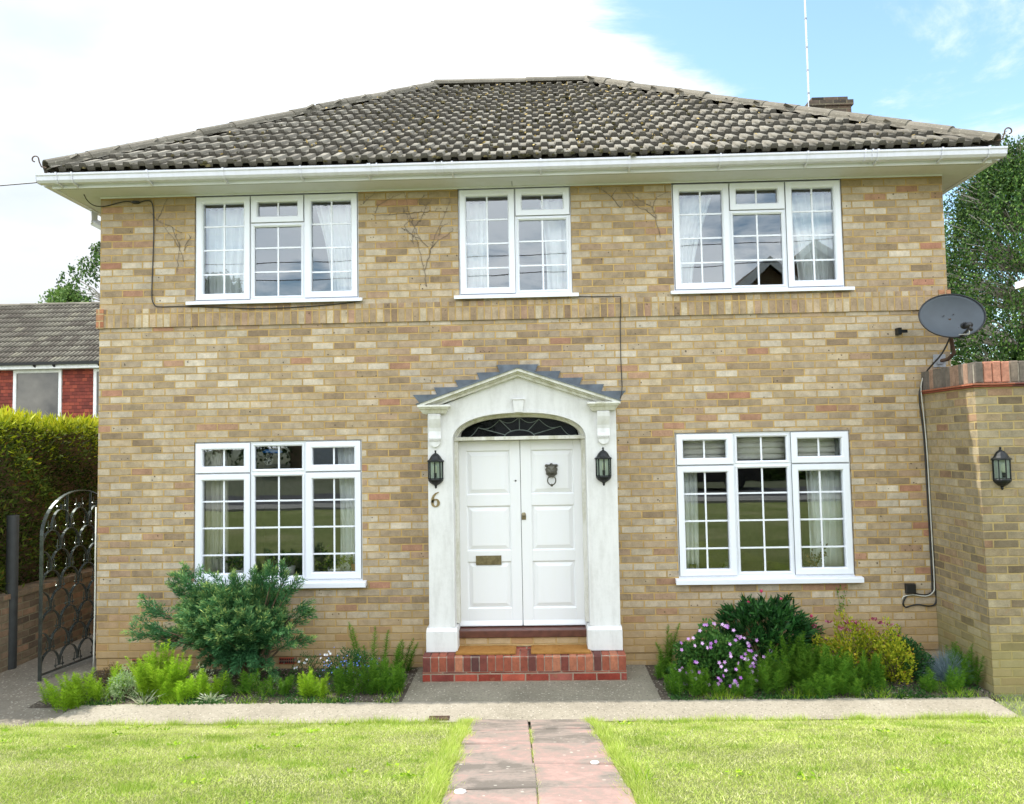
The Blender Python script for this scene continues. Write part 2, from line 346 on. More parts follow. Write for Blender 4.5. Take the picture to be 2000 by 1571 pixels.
leafmat('geranium_leaf', [(0, (.015, .055, .012)), (.6, (.045, .13, .025)), (1, (.10, .20, .04))], .2)
leafmat('petal_pink', [(0, (.42, .16, .52)), (.5, (.62, .32, .70)), (1, (.82, .58, .84))], .3, .6, 1, 0)
leafmat('petal_red', [(0, (.38, .02, .08)), (1, (.55, .06, .14))], .2, .6, 1, 0)
leafmat('petal_blue', [(0, (.10, .20, .60)), (1, (.30, .42, .85))], .2, .6, 1, 0)
leafmat('petal_white', [(0, (.65, .66, .68)), (1, (.85, .85, .86))], .2, .6, 1, 0)
leafmat('petal_mauve', [(0, (.16, .025, .04)), (.7, (.28, .06, .09)), (1, (.50, .18, .30))], .2, .6, 1, 0)
leafmat('spirea_leaf', [(0, (.06, .13, .01)), (.35, (.20, .28, .015)), (.85, (.46, .45, .03)), (1, (.35, .10, .03))], .25)
leafmat('fescue_blue', [(0, (.10, .16, .17)), (.5, (.20, .28, .32)), (1, (.32, .38, .42))], .1)
leafmat('small_leaf_dark', [(0, (.012, .05, .015)), (.6, (.035, .11, .03)), (1, (.08, .18, .05))], .2)
leafmat('silver_leaf', [(0, (.12, .20, .08)), (.5, (.25, .36, .16)), (1, (.42, .50, .28))], .2)
leafmat('variegated_leaf', [(0, (.12, .22, .10)), (.5, (.40, .45, .26)), (1, (.62, .62, .45))], .2)
leafmat('heath_leaf', [(0, (.04, .028, .016)), (.7, (.10, .07, .03)), (1, (.35, .20, .06))], .1)
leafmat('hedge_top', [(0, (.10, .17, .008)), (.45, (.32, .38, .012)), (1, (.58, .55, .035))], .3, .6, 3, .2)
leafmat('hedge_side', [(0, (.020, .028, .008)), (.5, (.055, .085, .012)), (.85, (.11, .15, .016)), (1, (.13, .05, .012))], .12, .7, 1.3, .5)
leafmat('birch_leaf', [(0, (.012, .038, .008)), (.5, (.034, .090, .014)), (1, (.115, .20, .03))], .3, .6, 1.0, .4, .25)
leafmat('tree_leaf', [(0, (.013, .035, .008)), (.5, (.032, .080, .014)), (1, (.085, .15, .03))], .3, .5, .8, .3)
leafmat('tree_leaf_light', [(0, (.05, .11, .02)), (.5, (.11, .21, .04)), (1, (.22, .32, .08))], .3, .5, .8, .3)
leafmat('houseplant', [(0, (.04, .09, .01)), (.5, (.12, .19, .03)), (1, (.25, .3, .06))], .3)
def hung_tile():
    t = NT('hung_tile'); uv = t.n('ShaderNodeUVMap').outputs[0]; sp = t.n('ShaderNodeSeparateXYZ'); t.l(uv, sp.inputs[0]); p = t.pos()
    u = t.M('ADD', sp.outputs[0], 60); row = t.M('FLOOR', t.M('DIVIDE', sp.outputs[1], .115)); fv = t.M('FRACT', t.M('DIVIDE', sp.outputs[1], .115))
    uo = t.M('ADD', u, t.M('MULTIPLY', t.M('MODULO', t.M('ADD', row, 90), 2), .083)); col = t.M('FLOOR', t.M('DIVIDE', uo, .166)); fu = t.M('FRACT', t.M('DIVIDE', uo, .166))
    cb = t.n('ShaderNodeCombineXYZ'); t.l(col, cb.inputs[0]); t.l(row, cb.inputs[1]); wn = t.n('ShaderNodeTexWhiteNoise', noise_dimensions='2D'); t.l(cb.outputs[0], wn.inputs['Vector'])
    c = t.ramp(wn.outputs['Value'], [(0, (.13, .022, .014)), (.5, (.22, .038, .022)), (1, (.30, .06, .03))])
    e = t.M('MULTIPLY', t.mr(fv, 0, .14, 0, 1, True), t.mr(t.M('MINIMUM', fu, t.M('SUBTRACT', 1, fu)), 0, .03, 0, 1, True))
    t.l(t.mix(e, (.03, .01, .008), c), t.b.inputs['Base Color']); t.b.inputs['Roughness'].default_value = .85; t.bump(t.M('ADD', e, t.M('MULTIPLY', fv, -.8)), .8, .02)
hung_tile()
def vent_strip():
    t = NT('vent_strip'); uv = t.n('ShaderNodeUVMap').outputs[0]; sp = t.n('ShaderNodeSeparateXYZ'); t.l(uv, sp.inputs[0])
    f = t.M('FRACT', t.M('DIVIDE', t.M('ADD', sp.outputs[0], 50), .022)); m = t.M('LESS_THAN', f, .5)
    t.l(t.mix(m, (.62, .62, .55), (.04, .04, .035)), t.b.inputs['Base Color']); t.b.inputs['Roughness'].default_value = .6
vent_strip()

# ------------------------------------------------------------------ object helpers
def wloc(o):
    v = Vector((0, 0, 0))
    while o is not None: v = v + o.location; o = o.parent
    return v
def thing(name, label, cat, loc=(0, 0, 0), group=None):
    o = bpy.data.objects.new(name, None); COL.objects.link(o); o.location = loc; o.empty_display_size = .1
    o['label'] = label; o['category'] = cat
    if group: o['group'] = group
    return o
def part_empty(name, parent):
    o = bpy.data.objects.new(name, None); COL.objects.link(o); o.parent = parent; return o
def tag(o, label, cat, group=None, kind=None):
    if label: o['label'] = label
    if cat: o['category'] = cat
    if group: o['group'] = group
    if kind: o['kind'] = kind
    return o
class MB:
    """collects polygons; build() links them as one mesh object"""
    def __init__(s): s.v = []; s.f = []; s.mi = []; s.sm = []; s.cur = 0; s.s = False; s.rnd = []
    def face(s, pts, r=None):
        b = len(s.v); s.v += [tuple(p) for p in pts]; s.f.append(tuple(range(b, b+len(pts)))); s.mi.append(s.cur); s.sm.append(s.s); s.rnd.append(random.random() if r is None else r); return s
    def mesh(s, verts, faces, r=None):
        b = len(s.v); s.v += [tuple(p) for p in verts]
        r = random.random() if r is None else r
        for f in faces: s.f.append(tuple(i+b for i in f)); s.mi.append(s.cur); s.sm.append(s.s); s.rnd.append(r)
        return s
    def box(s, x0, x1, y0, y1, z0, z1, r=None):
        if x0 > x1: x0, x1 = x1, x0
        if y0 > y1: y0, y1 = y1, y0
        if z0 > z1: z0, z1 = z1, z0
        v = [(x0, y0, z0), (x1, y0, z0), (x1, y1, z0), (x0, y1, z0), (x0, y0, z1), (x1, y0, z1), (x1, y1, z1), (x0, y1, z1)]
        return s.mesh(v, [(0, 3, 2, 1), (4, 5, 6, 7), (0, 1, 5, 4), (1, 2, 6, 5), (2, 3, 7, 6), (3, 0, 4, 7)], r)
    def cbox(s, x0, x1, y0, y1, z0, z1, c=.004):
        """box with its front (low y) edges chamfered"""
        v = [(x0, y0+c, z0), (x1, y0+c, z0), (x1, y1, z0), (x0, y1, z0), (x0, y0+c, z1), (x1, y0+c, z1), (x1, y1, z1), (x0, y1, z1),
             (x0+c, y0, z0+c), (x1-c, y0, z0+c), (x1-c, y0, z1-c), (x0+c, y0, z1-c)]
        return s.mesh(v, [(0, 3, 2, 1), (4, 5, 6, 7), (1, 2, 6, 5), (2, 3, 7, 6), (3, 0, 4, 7), (8, 9, 10, 11), (0, 1, 9, 8), (1, 5, 10, 9), (5, 4, 11, 10), (4, 0, 8, 11)])
    def prism(s, poly, a0, a1, axis='y'):
        """poly in the two other axes, extruded from a0 to a1"""
        n = len(poly)
        def P(p, a): return {'x': (a, p[0], p[1]), 'y': (p[0], a, p[1]), 'z': (p[0], p[1], a)}[axis]
        v = [P(p, a0) for p in poly]+[P(p, a1) for p in poly]
        return s.mesh(v, [tuple(range(n)), tuple(range(2*n-1, n-1, -1))]+[((i+1) % n, i, n+i, n+(i+1) % n) for i in range(n)])
    def tube(s, pts, r, n=8, closed=False, caps=True):
        pts = [Vector(p) for p in pts]; N = len(pts); rr = r if isinstance(r, (list, tuple)) else [r]*N
        vs = []; up = Vector((0, 0, 1)); prev = None
        for i, p in enumerate(pts):
            a = pts[i-1] if (i > 0 or closed) else p; b = pts[(i+1) % N] if (i < N-1 or closed) else p
            t = (b-a).normalized() if (b-a).length > 1e-9 else Vector((0, 0, 1))
            if prev is None:
                u = t.cross(up) if abs(t.z) < .95 else t.cross(Vector((1, 0, 0)))
            else: u = prev-t*prev.dot(t)
            u.normalize(); prev = u; w = t.cross(u)
            for k in range(n):
                g = 2*math.pi*k/n; vs.append(p+(u*math.cos(g)+w*math.sin(g))*rr[i])
        fs = []
        for i in range(N if closed else N-1):
            j = (i+1) % N
            for k in range(n): fs.append((i*n+k, i*n+(k+1) % n, j*n+(k+1) % n, j*n+k))
        if caps and not closed: fs += [tuple(range(n-1, -1, -1)), tuple((N-1)*n+k for k in range(n))]
        return s.mesh(vs, fs)
    def lathe(s, prof, n=16, c=(0, 0, 0), a0=0, a1=2*math.pi, axis='z', close=True):
        """prof: list of (radius, height)"""
        full = abs(a1-a0-2*math.pi) < 1e-6; m = n if full else n+1; vs = []
        for (r, h) in prof:
            for k in range(m):
                g = a0+(a1-a0)*k/n; x, y = r*math.cos(g), r*math.sin(g)
                vs.append({'z': (c[0]+x, c[1]+y, c[2]+h), 'y': (c[0]+x, c[1]+h, c[2]+y), 'x': (c[0]+h, c[1]+x, c[2]+y)}[axis])
        fs = []
        for i in range(len(prof)-1):
            for k in range(n):
                k2 = (k+1) % m if full else k+1
                fs.append((i*m+k, i*m+k2, (i+1)*m+k2, (i+1)*m+k))
        if full and close: fs += [tuple(range(m-1, -1, -1)), tuple((len(prof)-1)*m+k for k in range(m))]
        return s.mesh(vs, fs)
    def build(s, name, mat, parent=None, smooth=False, wob=0, normals=True):
        me = bpy.data.meshes.new(name); off = wloc(parent) if parent else Vector((0, 0, 0))
        V = np.array(s.v, dtype=float)
        if wob: V = V+(np.sin(V[:, [1, 2, 0]]*17.3+V[:, [2, 0, 1]]*11.1)*wob)
        V = V-np.array(off)
        me.from_pydata(V.tolist(), [], s.f)
        for m in (mat if isinstance(mat, (list, tuple)) else [mat]): me.materials.append(MATS[m])
        me.polygons.foreach_set('material_index', s.mi)
        me.polygons.foreach_set('use_smooth', [bool(a or smooth) for a in s.sm])
        at = me.attributes.new('rnd', 'FLOAT', 'FACE'); at.data.foreach_set('value', s.rnd)
        me.update()
        if normals:
            bm = bmesh.new(); bm.from_mesh(me); bmesh.ops.remove_doubles(bm, verts=bm.verts, dist=1e-6); bmesh.ops.recalc_face_normals(bm, faces=bm.faces); bm.to_mesh(me); bm.free()
        uv = me.uv_layers.new(name='UVMap'); ov = np.array(off)
        for p in me.polygons:
            n = p.normal; ax = max(range(3), key=lambda i: abs(n[i]))
            for li in p.loop_indices:
                c = me.vertices[me.loops[li].vertex_index].co+off
                uv.data[li].uv = ((c.x, c.z), (c.y, c.z), (c.x, c.y))[{1: 0, 0: 1, 2: 2}[ax]]
        o = bpy.data.objects.new(name, me); COL.objects.link(o)
        if parent: o.parent = parent
        return o
def fast_mesh(name, V, F, rnd, mat, parent=None, smooth=False):
    """V (n,3) array, F (m,k) array of equal-sized faces"""
    me = bpy.data.meshes.new(name); off = np.array(wloc(parent)) if parent else np.zeros(3)
    V = np.asarray(V, dtype=np.float32)-off.astype(np.float32); m, k = F.shape
    me.vertices.add(len(V)); me.vertices.foreach_set('co', V.ravel())
    me.loops.add(m*k); me.loops.foreach_set('vertex_index', F.ravel().astype(np.int32))
    me.polygons.add(m); me.polygons.foreach_set('loop_start', np.arange(0, m*k, k, dtype=np.int32)); me.polygons.foreach_set('loop_total', np.full(m, k, dtype=np.int32))
    at = me.attributes.new('rnd', 'FLOAT', 'FACE'); at.data.foreach_set('value', np.asarray(rnd, dtype=np.float32))
    me.materials.append(MATS[mat]); me.update(calc_edges=True); me.validate()
    if smooth: me.polygons.foreach_set('use_smooth', [True]*m)
    o = bpy.data.objects.new(name, me); COL.objects.link(o)
    if parent: o.parent = parent
    return o
def unit(a): return a/np.maximum(np.linalg.norm(a, axis=-1, keepdims=True), 1e-9)
def leaves(C, D, L, W, rnd=None, fold=.15):
    """diamond leaves: base at C, pointing along D"""
    n = len(C); D = unit(D); r = unit(rng.normal(size=(n, 3))); side = unit(np.cross(D, r)); up = np.cross(side, D)
    L = np.broadcast_to(np.asarray(L, float), (n,))[:, None]; W = np.broadcast_to(np.asarray(W, float), (n,))[:, None]
    mid = C+D*L*.45
    V = np.stack([C, mid+side*W/2+up*W*fold, C+D*L, mid-side*W/2+up*W*fold], 1).reshape(-1, 3)
    F = np.arange(n*4).reshape(n, 4)
    return V, F, (rng.random(n) if rnd is None else np.clip(rnd, 0, 1))
def blades(C, D, L, W, rnd=None):
    """thin triangles, wide at the base"""
    n = len(C); D = unit(D); side = unit(np.cross(D, unit(rng.normal(size=(n, 3)))))
    L = np.broadcast_to(np.asarray(L, float), (n,))[:, None]; W = np.broadcast_to(np.asarray(W, float), (n,))[:, None]
    V = np.stack([C-side*W/2, C+side*W/2, C+D*L], 1).reshape(-1, 3)
    return V, np.arange(n*3).reshape(n, 3), (rng.random(n) if rnd is None else np.clip(rnd, 0, 1))
def cat(parts):
    Vs, Fs, Rs = [], [], []; b = 0
    for V, F, r in parts: Vs.append(V); Fs.append(F+b); Rs.append(r); b += len(V)
    return np.concatenate(Vs), np.concatenate(Fs), np.concatenate(Rs)

# ------------------------------------------------------------------ ground
XG = [-1000, -1.3]
PROF = [(1500, 1.0), (60, .6), (25, .1), (6, -.12), (0, -.125), (-1.15, -.140), (-1.55, -.150), (-1.9, -.06), (-2.288, .05), (-2.924, .185), (-3.553, .31), (-4.135, .42), (-4.7, .49), (-6, .54), (-9, .58), (-11.2, .60)]
def gz(y):
    ys = np.array([p[0] for p in PROF][::-1]); zs = np.array([p[1] for p in PROF][::-1]); return np.interp(y, ys, zs)
def sheet(name, mat, xs, ys, dz=0., kind='structure', flat=None):
    m = MB(); nx = len(xs)
    V = [(x, y, (float(gz(y)) if flat is None else flat)+dz) for y in ys for x in xs]
    m.mesh(V, [(j*nx+i, j*nx+i+1, (j+1)*nx+i+1, (j+1)*nx+i) for j in range(len(ys)-1) for i in range(nx-1)])
    o = m.build(name, mat, normals=False); o['kind'] = kind; return o
# one ground sheet out to the horizon (bare side ground near the house, grass tone far off)
gy = sorted([p[0] for p in PROF]+[-1200, -400, -30, -17.5, 40, 12], key=lambda a: a)
def gfull(y):
    if y < -11.2: return .60 if y > -17.6 else .60+min(1.2, (-17.6-y)*.09)
    return float(gz(y))
m = MB(); gx = [-1200, -40, -6, 0, 6, 40, 1200]; nx = len(gx)
m.mesh([(x, y, gfull(y)-.012) for y in gy for x in gx], [(j*nx+i, j*nx+i+1, (j+1)*nx+i+1, (j+1)*nx+i) for j in range(len(gy)-1) for i in range(nx-1)])
o = m.build('ground', 'far_ground', normals=False); o['kind'] = 'structure'
sheet('side_passage', 'ground_side', [-5.6, -4.1], [-1.545, -1.0, 0, 3, 6, 10], .0)
sheet('flower_bed_soil', 'soil', [-4.56, -4.1, -1.22], [-1.1, -.6, 0], .004)
sheet('flower_bed_soil', 'soil', [1.06, 3.97], [-1.1, -.6, 0], .004)
sheet('concrete_apron', 'concrete_apron', [-1.22, 1.06], [-1.13, -.6, 0], .008)
sheet('garden_path', 'concrete_path', [-4.12, -2.4, -.6, .8, 2.4, 3.86], [-1.545, -1.13, -1.06], .012)
# lawn surface, left and right of the slab path
for xs in ([-14, -6, -3, -.11], [-.06, 3, 6, 14]):
    o = sheet('lawn', 'lawn_base', xs, [-11.2, -9, -6, -4.7, -4.135, -3.553, -2.924, -2.288, -1.9, -1.545], .004)
m = MB(); m.box(-400, 400, -12.7, -11.2, .55, .66); o = m.build('pavement', 'pavement_grey'); o['kind'] = 'structure'
m = MB(); m.box(-400, 400, -18.2, -12.7, .3, .612); o = m.build('road', 'asphalt'); o['kind'] = 'structure'

# slab path: two columns of pink slabs, each slab its own piece of the path
def slab_path():
    cxy = lambda y: .027*(-1.5-y)
    rows = [-1.50, -2.288, -2.924, -3.553, -4.135, -4.75, -5.36, -5.97, -6.58, -7.19, -7.8, -8.4, -9.0, -9.6, -10.2, -10.8]
    m = MB(); g = .004
    for i in range(len(rows)-1):
        for k, (xa, xb) in enumerate(((-.552, -.095), (-.095, .362))):
            ya, yb = rows[i]-.008, rows[i+1]+.008; j = [random.uniform(-.009, .009) for _ in range(4)]; dx = random.uniform(-.008, .008)
            za, zb = float(gz(ya)), float(gz(yb))
            x0, x1 = xa+g+dx, xb-g+dx
            sa_, sb_ = cxy(ya), cxy(yb)
            top = [(x0+sb_, yb, zb+.012+j[0]), (x1+sb_, yb, zb+.012+j[1]), (x1+sa_, ya, za+.012+j[2]), (x0+sa_, ya, za+.012+j[3])]
            c = .006
            ins = [(x0+sb_+c, yb+c, zb+.018+j[0]), (x1+sb_-c, yb+c, zb+.018+j[1]), (x1+sa_-c, ya-c, za+.018+j[2]), (x0+sa_+c, ya-c, za+.018+j[3])]
            bot = [(p[0], p[1], p[2]-.06) for p in top]
            m.mesh(bot+top+ins, [(0, 1, 5, 4), (1, 2, 6, 5), (2, 3, 7, 6), (3, 0, 4, 7), (4, 5, 9, 8), (5, 6, 10, 9), (6, 7, 11, 10), (7, 4, 8, 11), (8, 9, 10, 11)])
    o = m.build('slab_path', 'slab_pink'); o['kind'] = 'structure'
slab_path()
def pebble(x, y, rx, ry, rz, label):
    m = MB(); m.s = True
    prof = [(max(math.sin(math.pi*i/6), .001), -math.cos(math.pi*i/6)) for i in range(7)]
    m.lathe([(r, h) for r, h in prof], 10)
    z = float(gz(y))+.02
    m.v = [(x+a*rx*(1+.12*math.sin(b*3)), y+b*ry, z+c*rz) for a, b, c in m.v]
    tag(m.build('pebble', 'pebble_white'), label, 'stone', 'white stones lying on the slab path')
pebble(-.395, -4.19, .032, .024, .012, 'flat white stone lying on the left side of the slab path')
pebble(.300, -3.56, .026, .020, .010, 'smaller white stone lying near the right edge of the slab path')
# drain cover
m = MB()
m.box(-.925, -.755, -1.50, -1.43, -.136, -.130)
for i in range(9): m.box(-.918+i*.0185, -.908+i*.0185, -1.494, -1.436, -.130, -.126)
m.box(-.925, -.755, -1.507, -1.5, -.136, -.125); m.box(-.925, -.755, -1.43, -1.423, -.136, -.125)
tag(m.build('drain_cover', 'rust'), 'small rusty ribbed drain cover set in the concrete path', 'drain cover')

# ------------------------------------------------------------------ THE HOUSE
XE0, XE1, DEP, ZS = -4.565, 4.248, 6.42, 4.823
house = thing('house', 'two-storey buff brick house with white windows and a hipped tiled roof', 'house', (-.16, 3.2, -.12))
# windows: (x0,x1,z0,z1)
WUL = (-3.555, -1.812, 3.678, 4.812); WUM = (-.762, .421, 3.676, 4.814); WUR = (1.470, 3.222, 3.672, 4.810)
WLL = (-3.552, -1.793, .757, 2.204); WLR = (1.430, 3.200, .737, 2.210)
DOOR = (-.83, .52, .125, 2.46)
def wall_with_holes(x0, x1, z0, z1, holes, y0, y1):
    xs = sorted({x0, x1, *[h[0] for h in holes], *[h[1] for h in holes]}); zs = sorted({z0, z1, *[h[2] for h in holes], *[h[3] for h in holes]})
    xs = [x for x in xs if x0 <= x <= x1]; zs = [z for z in zs if z0 <= z <= z1]; m = MB()
    def solid(i, j):
        if i < 0 or j < 0 or i >= len(xs)-1 or j >= len(zs)-1: return False
        cx, cz = (xs[i]+xs[i+1])/2, (zs[j]+zs[j+1])/2
        return not any(h[0] < cx < h[1] and h[2] < cz < h[3] for h in holes)
    for i in range(len(xs)-1):
        for j in range(len(zs)-1):
            if not solid(i, j): continue
            a, b, c, d = xs[i], xs[i+1], zs[j], zs[j+1]
            m.face([(a, y0, c), (b, y0, c), (b, y0, d), (a, y0, d)]); m.face([(a, y1, c), (a, y1, d), (b, y1, d), (b, y1, c)])
            if not solid(i-1, j): m.face([(a, y0, c), (a, y0, d), (a, y1, d), (a, y1, c)])
            if not solid(i+1, j): m.face([(b, y0, c), (b, y1, c), (b, y1, d), (b, y0, d)])
            if not solid(i, j-1): m.face([(a, y0, c), (a, y1, c), (b, y1, c), (b, y0, c)])
            if not solid(i, j+1): m.face([(a, y0, d), (b, y0, d), (b, y1, d), (a, y1, d)])
    return m
zt = ZS
holes = [(w[0], w[1], w[2], w[3] if w[3] < 3 else zt+.01) for w in (WUL, WUM, WUR, WLL, WLR)]+[DOOR]
m = wall_with_holes(XE0, XE1, .0, ZS, [(h[0], h[1], h[2], min(h[3], ZS)) for h in holes], 0, .28)
m.build('front_wall', 'brick_buff', house)
# plinth course below the damp line, set back a few millimetres
m = MB(); m.box(XE0+.004, XE1-.004, .006, .28, -.35, -.006); m.build('plinth_wall', 'brick_buff', house)
m = MB(); m.box(XE0, XE1, .012, .27, -.006, .0); m.build('damp_course', 'black_plastic', house)
m = MB(); m.box(XE0, XE0+.28, .2805, DEP, -.35, ZS); m.box(XE1-.28, XE1, .2805, DEP, -.35, ZS); m.box(XE0+.2805, XE1-.2805, DEP-.28, DEP, -.35, ZS)
m.build('side_wall', 'brick_buff', house)
# soldier course band
m = MB()
m.box(XE0-.012, XE1+.012, -.020, .0, 3.420, 3.617); m.box(XE0-.012, XE0, 0, .22, 3.42, 3.617); m.box(XE1, XE1+.012, 0, .22, 3.42, 3.617)
m.build('soldier_course', 'brick_soldier', house)
m = MB()
m.box(XE0-.024, XE0+.055, -.026, .10, 3.418, 3.62); m.build('corner_brick', 'brick_orange', house); m = MB(); m.box(XE1-.10, XE1+.020, -.026, .10, 3.418, 3.62)
m.build('corner_brick', 'brick_orange', house)
# air bricks
for (a, b) in ((-4.19, -4.06), (-2.66, -2.48)):
    m = MB(); m.box(a, b, .0, .02, -.075, -.010)
    m.cur = 1
    for i in range(7):
        for j in range(2): m.box(a+.012+i*(b-a-.024)/7, a+.012+(i+.6)*(b-a-.024)/7, -.002, .001, -.065+j*.027, -.047+j*.027)
    m.build('air_brick', ['brick_red', 'black_plastic'], house)
# rooms behind the windows
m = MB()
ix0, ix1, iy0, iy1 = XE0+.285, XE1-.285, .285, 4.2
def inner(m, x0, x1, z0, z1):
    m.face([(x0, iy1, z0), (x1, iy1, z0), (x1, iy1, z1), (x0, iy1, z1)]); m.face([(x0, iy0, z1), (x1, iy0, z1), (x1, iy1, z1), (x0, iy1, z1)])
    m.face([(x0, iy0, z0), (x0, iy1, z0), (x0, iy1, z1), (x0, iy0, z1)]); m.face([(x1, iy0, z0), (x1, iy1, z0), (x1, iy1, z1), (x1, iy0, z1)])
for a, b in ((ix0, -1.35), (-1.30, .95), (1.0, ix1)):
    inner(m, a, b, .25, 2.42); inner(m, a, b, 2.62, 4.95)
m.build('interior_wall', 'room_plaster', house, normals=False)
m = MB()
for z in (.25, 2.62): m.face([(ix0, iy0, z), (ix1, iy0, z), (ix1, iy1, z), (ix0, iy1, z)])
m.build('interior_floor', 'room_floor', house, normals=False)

# ---- windows
def sash_ring(m, x0, x1, z0, z1, w, yf, yb, bev=.012):
    """rectangular frame with a sloped inner bead"""
    o = [(x0, z0), (x1, z0), (x1, z1), (x0, z1)]; a = [(x0+w, z0+w), (x1-w, z0+w), (x1-w, z1-w), (x0+w, z1-w)]
    w2 = w-bev; b = [(x0+w2, z0+w2), (x1-w2, z0+w2), (x1-w2, z1-w2), (x0+w2, z1-w2)]; e = .003
    oc = [(x0+e, z0+e), (x1-e, z0+e), (x1-e, z1-e), (x0+e, z1-e)]
    V = [(p[0], yb, p[1]) for p in o]+[(p[0], yf+e, p[1]) for p in o]+[(p[0], yf, p[1]) for p in oc]+[(p[0], yf, p[1]) for p in b]+[(p[0], yf+bev, p[1]) for p in a]+[(p[0], yb, p[1]) for p in a]
    F = []
    for L in range(5):
        for k in range(4): F.append((L*4+k, L*4+(k+1) % 4, (L+1)*4+(k+1) % 4, (L+1)*4+k))
    m.mesh(V, F)
def window(rect, lights, sill, yfr=.022):
    """lights: (fx0,fx1,z0,z1,kind,[bar heights],cols) kinds: 's' opening sash, 'f' fixed"""
    x0, x1, z0, z1 = rect; w = part_empty('window', house)
    fr = MB(); pa = MB(); ba = MB(); sa = MB(); shd = MB()
    sash_ring(fr, x0+.002, x1-.002, z0+.002, z1-.002, .032, yfr, .09, .006)
    xs = sorted({l[0] for l in lights}|{l[1] for l in lights})
    for xm in xs[1:-1]: fr.box(xm-.016, xm+.016, yfr+.002, .088, z0+.03, z1-.03)
    for l in lights:
        a, b, c, d, kind, bars = l
        if c > z0+.05: fr.box(a+.016, b-.016, yfr+.003, .086, c-.016, c+.016)
    for l in lights:
        a, b, c, d, kind, bars = l; pa = MB(); ba = MB(); sa = MB(); shd = MB()
        if kind == 's':
            g = .007; A, B, C, D = a+g, b-g, c+g, d-g
            if a == xs[0]: A = x0+.016
            if b == xs[-1]: B = x1-.016
            if c <= z0+.05: C = z0+.022
            if d >= z1-.05: D = z1-.014
            sash_ring(sa, A, B, C, D, .066, yfr-.018, yfr+.05); t = .064
            sash_ring(shd, A-.0035, B+.0035, C-.0035, D+.0035, .02, yfr-.004, yfr+.01, .004)  # black ring drawn in for the shadow line between sash and frame
            ia, ib, ic, id_ = A+t, B-t, C+t, D-t
        else:
            A = a+.014 if a > xs[0] else x0+.03; B = b-.014 if b < xs[-1] else x1-.03
            C = c+.014 if c > z0+.05 else z0+.03; D = d-.014 if d < z1-.05 else z1-.03
            sash_ring(sa, A, B, C, D, .024, yfr-.006, yfr+.05, .014); t = .023
            ia, ib, ic, id_ = A+t, B-t, C+t, D-t
        yg = yfr+.028
        pa.face([(ia, yg, ic), (ib, yg, ic), (ib, yg, id_), (ia, yg, id_)])
        xm = (ia+ib)/2; ba.box(xm-.0085, xm+.0085, yg-.007, yg-.001, ic, id_)
        for zb in bars: ba.box(ia, ib, yg-.0066, yg-.001, zb-.0085, zb+.0085)
        sa.build('sash' if kind == 's' else 'glazing_bead', 'pvc', w); ba.build('glazing_bars', 'pvc', w); pa.build('pane', 'glass', w, normals=False)
        if shd.v: shd.build('sash_shadow_line', 'black_plastic', w)
    fr.build('frame', 'pvc', w)
    s = MB(); sx0, sx1, sz0, sz1 = sill
    s.prism([(.03, sz1+.012), (-.058, sz1), (-.066, sz1-.006), (-.066, sz0), (-.052, sz0), (-.052, sz0+.010), (.03, sz0+.014)], sx0, sx1, 'x')
    s.build('sill', 'pvc', w)
    # plastered board behind the frame at the sill
    b = MB(); b.box(x0, x1, .091, .285, z0-.02, z0+.02); b.build('inner_sill', 'ceramic_white', w)
    return w
def thirds(r, f1, f2): x0, x1 = r[0], r[1]; return x0, x0+(x1-x0)*f1, x0+(x1-x0)*f2, x1
UB = (3.975, 4.234, 4.488); UB2 = (3.990, 4.246)
for W in (WUL, WUR):
    a, b, c, d = thirds(W, .340, .668); z0, z1 = W[2], W[3]
    window(W, [(a, b, z0, z1, 's', UB), (b, c, 4.507, z1, 's', ()), (b, c, z0, 4.507, 'f', UB2), (c, d, z0, z1, 's', UB)],
           ((-3.618, -1.768, 3.640, 3.675) if W is WUL else (1.425, 3.288, 3.634, 3.669)))
x0, x1, z0, z1 = WUM; xm = x0+(x1-x0)*.505
window(WUM, [(x0, xm, z0, z1, 's', UB), (xm, x1, 4.507, z1, 's', ()), (xm, x1, z0, 4.507, 'f', UB2)], (-.808, .480, 3.636, 3.673))
for W in (WLL, WLR):
    a, b, c, d = thirds(W, .337, .662); z0, z1 = W[2], W[3]; zt_ = 1.876; LB = (1.030, 1.308, 1.584)
    window(W, [(a, b, zt_, z1, 's', ()), (b, c, zt_, z1, 'f', ()), (c, d, zt_, z1, 's', ()), (a, b, z0, zt_, 's', LB), (b, c, z0, zt_, 'f', LB), (c, d, z0, zt_, 's', LB)],
           ((-3.60, -1.750, .700, .752) if W is WLL else (1.392, 3.256, .683, .732)))
# upper windows: white trim between frame head and soffit
# ---- curtains, blinds (things hung in the rooms)
def curtain(name, x0, x1, z0, z1, y, folds, mat, label, cat_, group=None, taper=0, amp=.022):
    m = MB(); m.s = True; n = folds*8; rows = 10; V = []
    for j in range(rows+1):
        f = j/rows; z = z1+(z0-z1)*f
        for i in range(n+1):
            u = i/n; xx = x0+(x1-x0)*u
            if taper: xx = (x0 if taper > 0 else x1)+(xx-(x0 if taper > 0 else x1))*(1-abs(taper)*math.sin(f*math.pi*.5))
            a = amp*(1+.5*math.sin(u*9+f*2)); V.append((xx+.006*math.sin(u*31+f*4), y+a*math.sin(u*folds*2*math.pi+.6*math.sin(f*3+u*5)), z))
    m.mesh(V, [(j*(n+1)+i, j*(n+1)+i+1, (j+1)*(n+1)+i+1, (j+1)*(n+1)+i) for j in range(rows) for i in range(n)])
    o = m.build(name, mat, normals=False); sm = o.modifiers.new('thick', 'SOLIDIFY'); sm.thickness = .002
    return tag(o, label, cat_, group)
cg = 'curtains behind the windows'
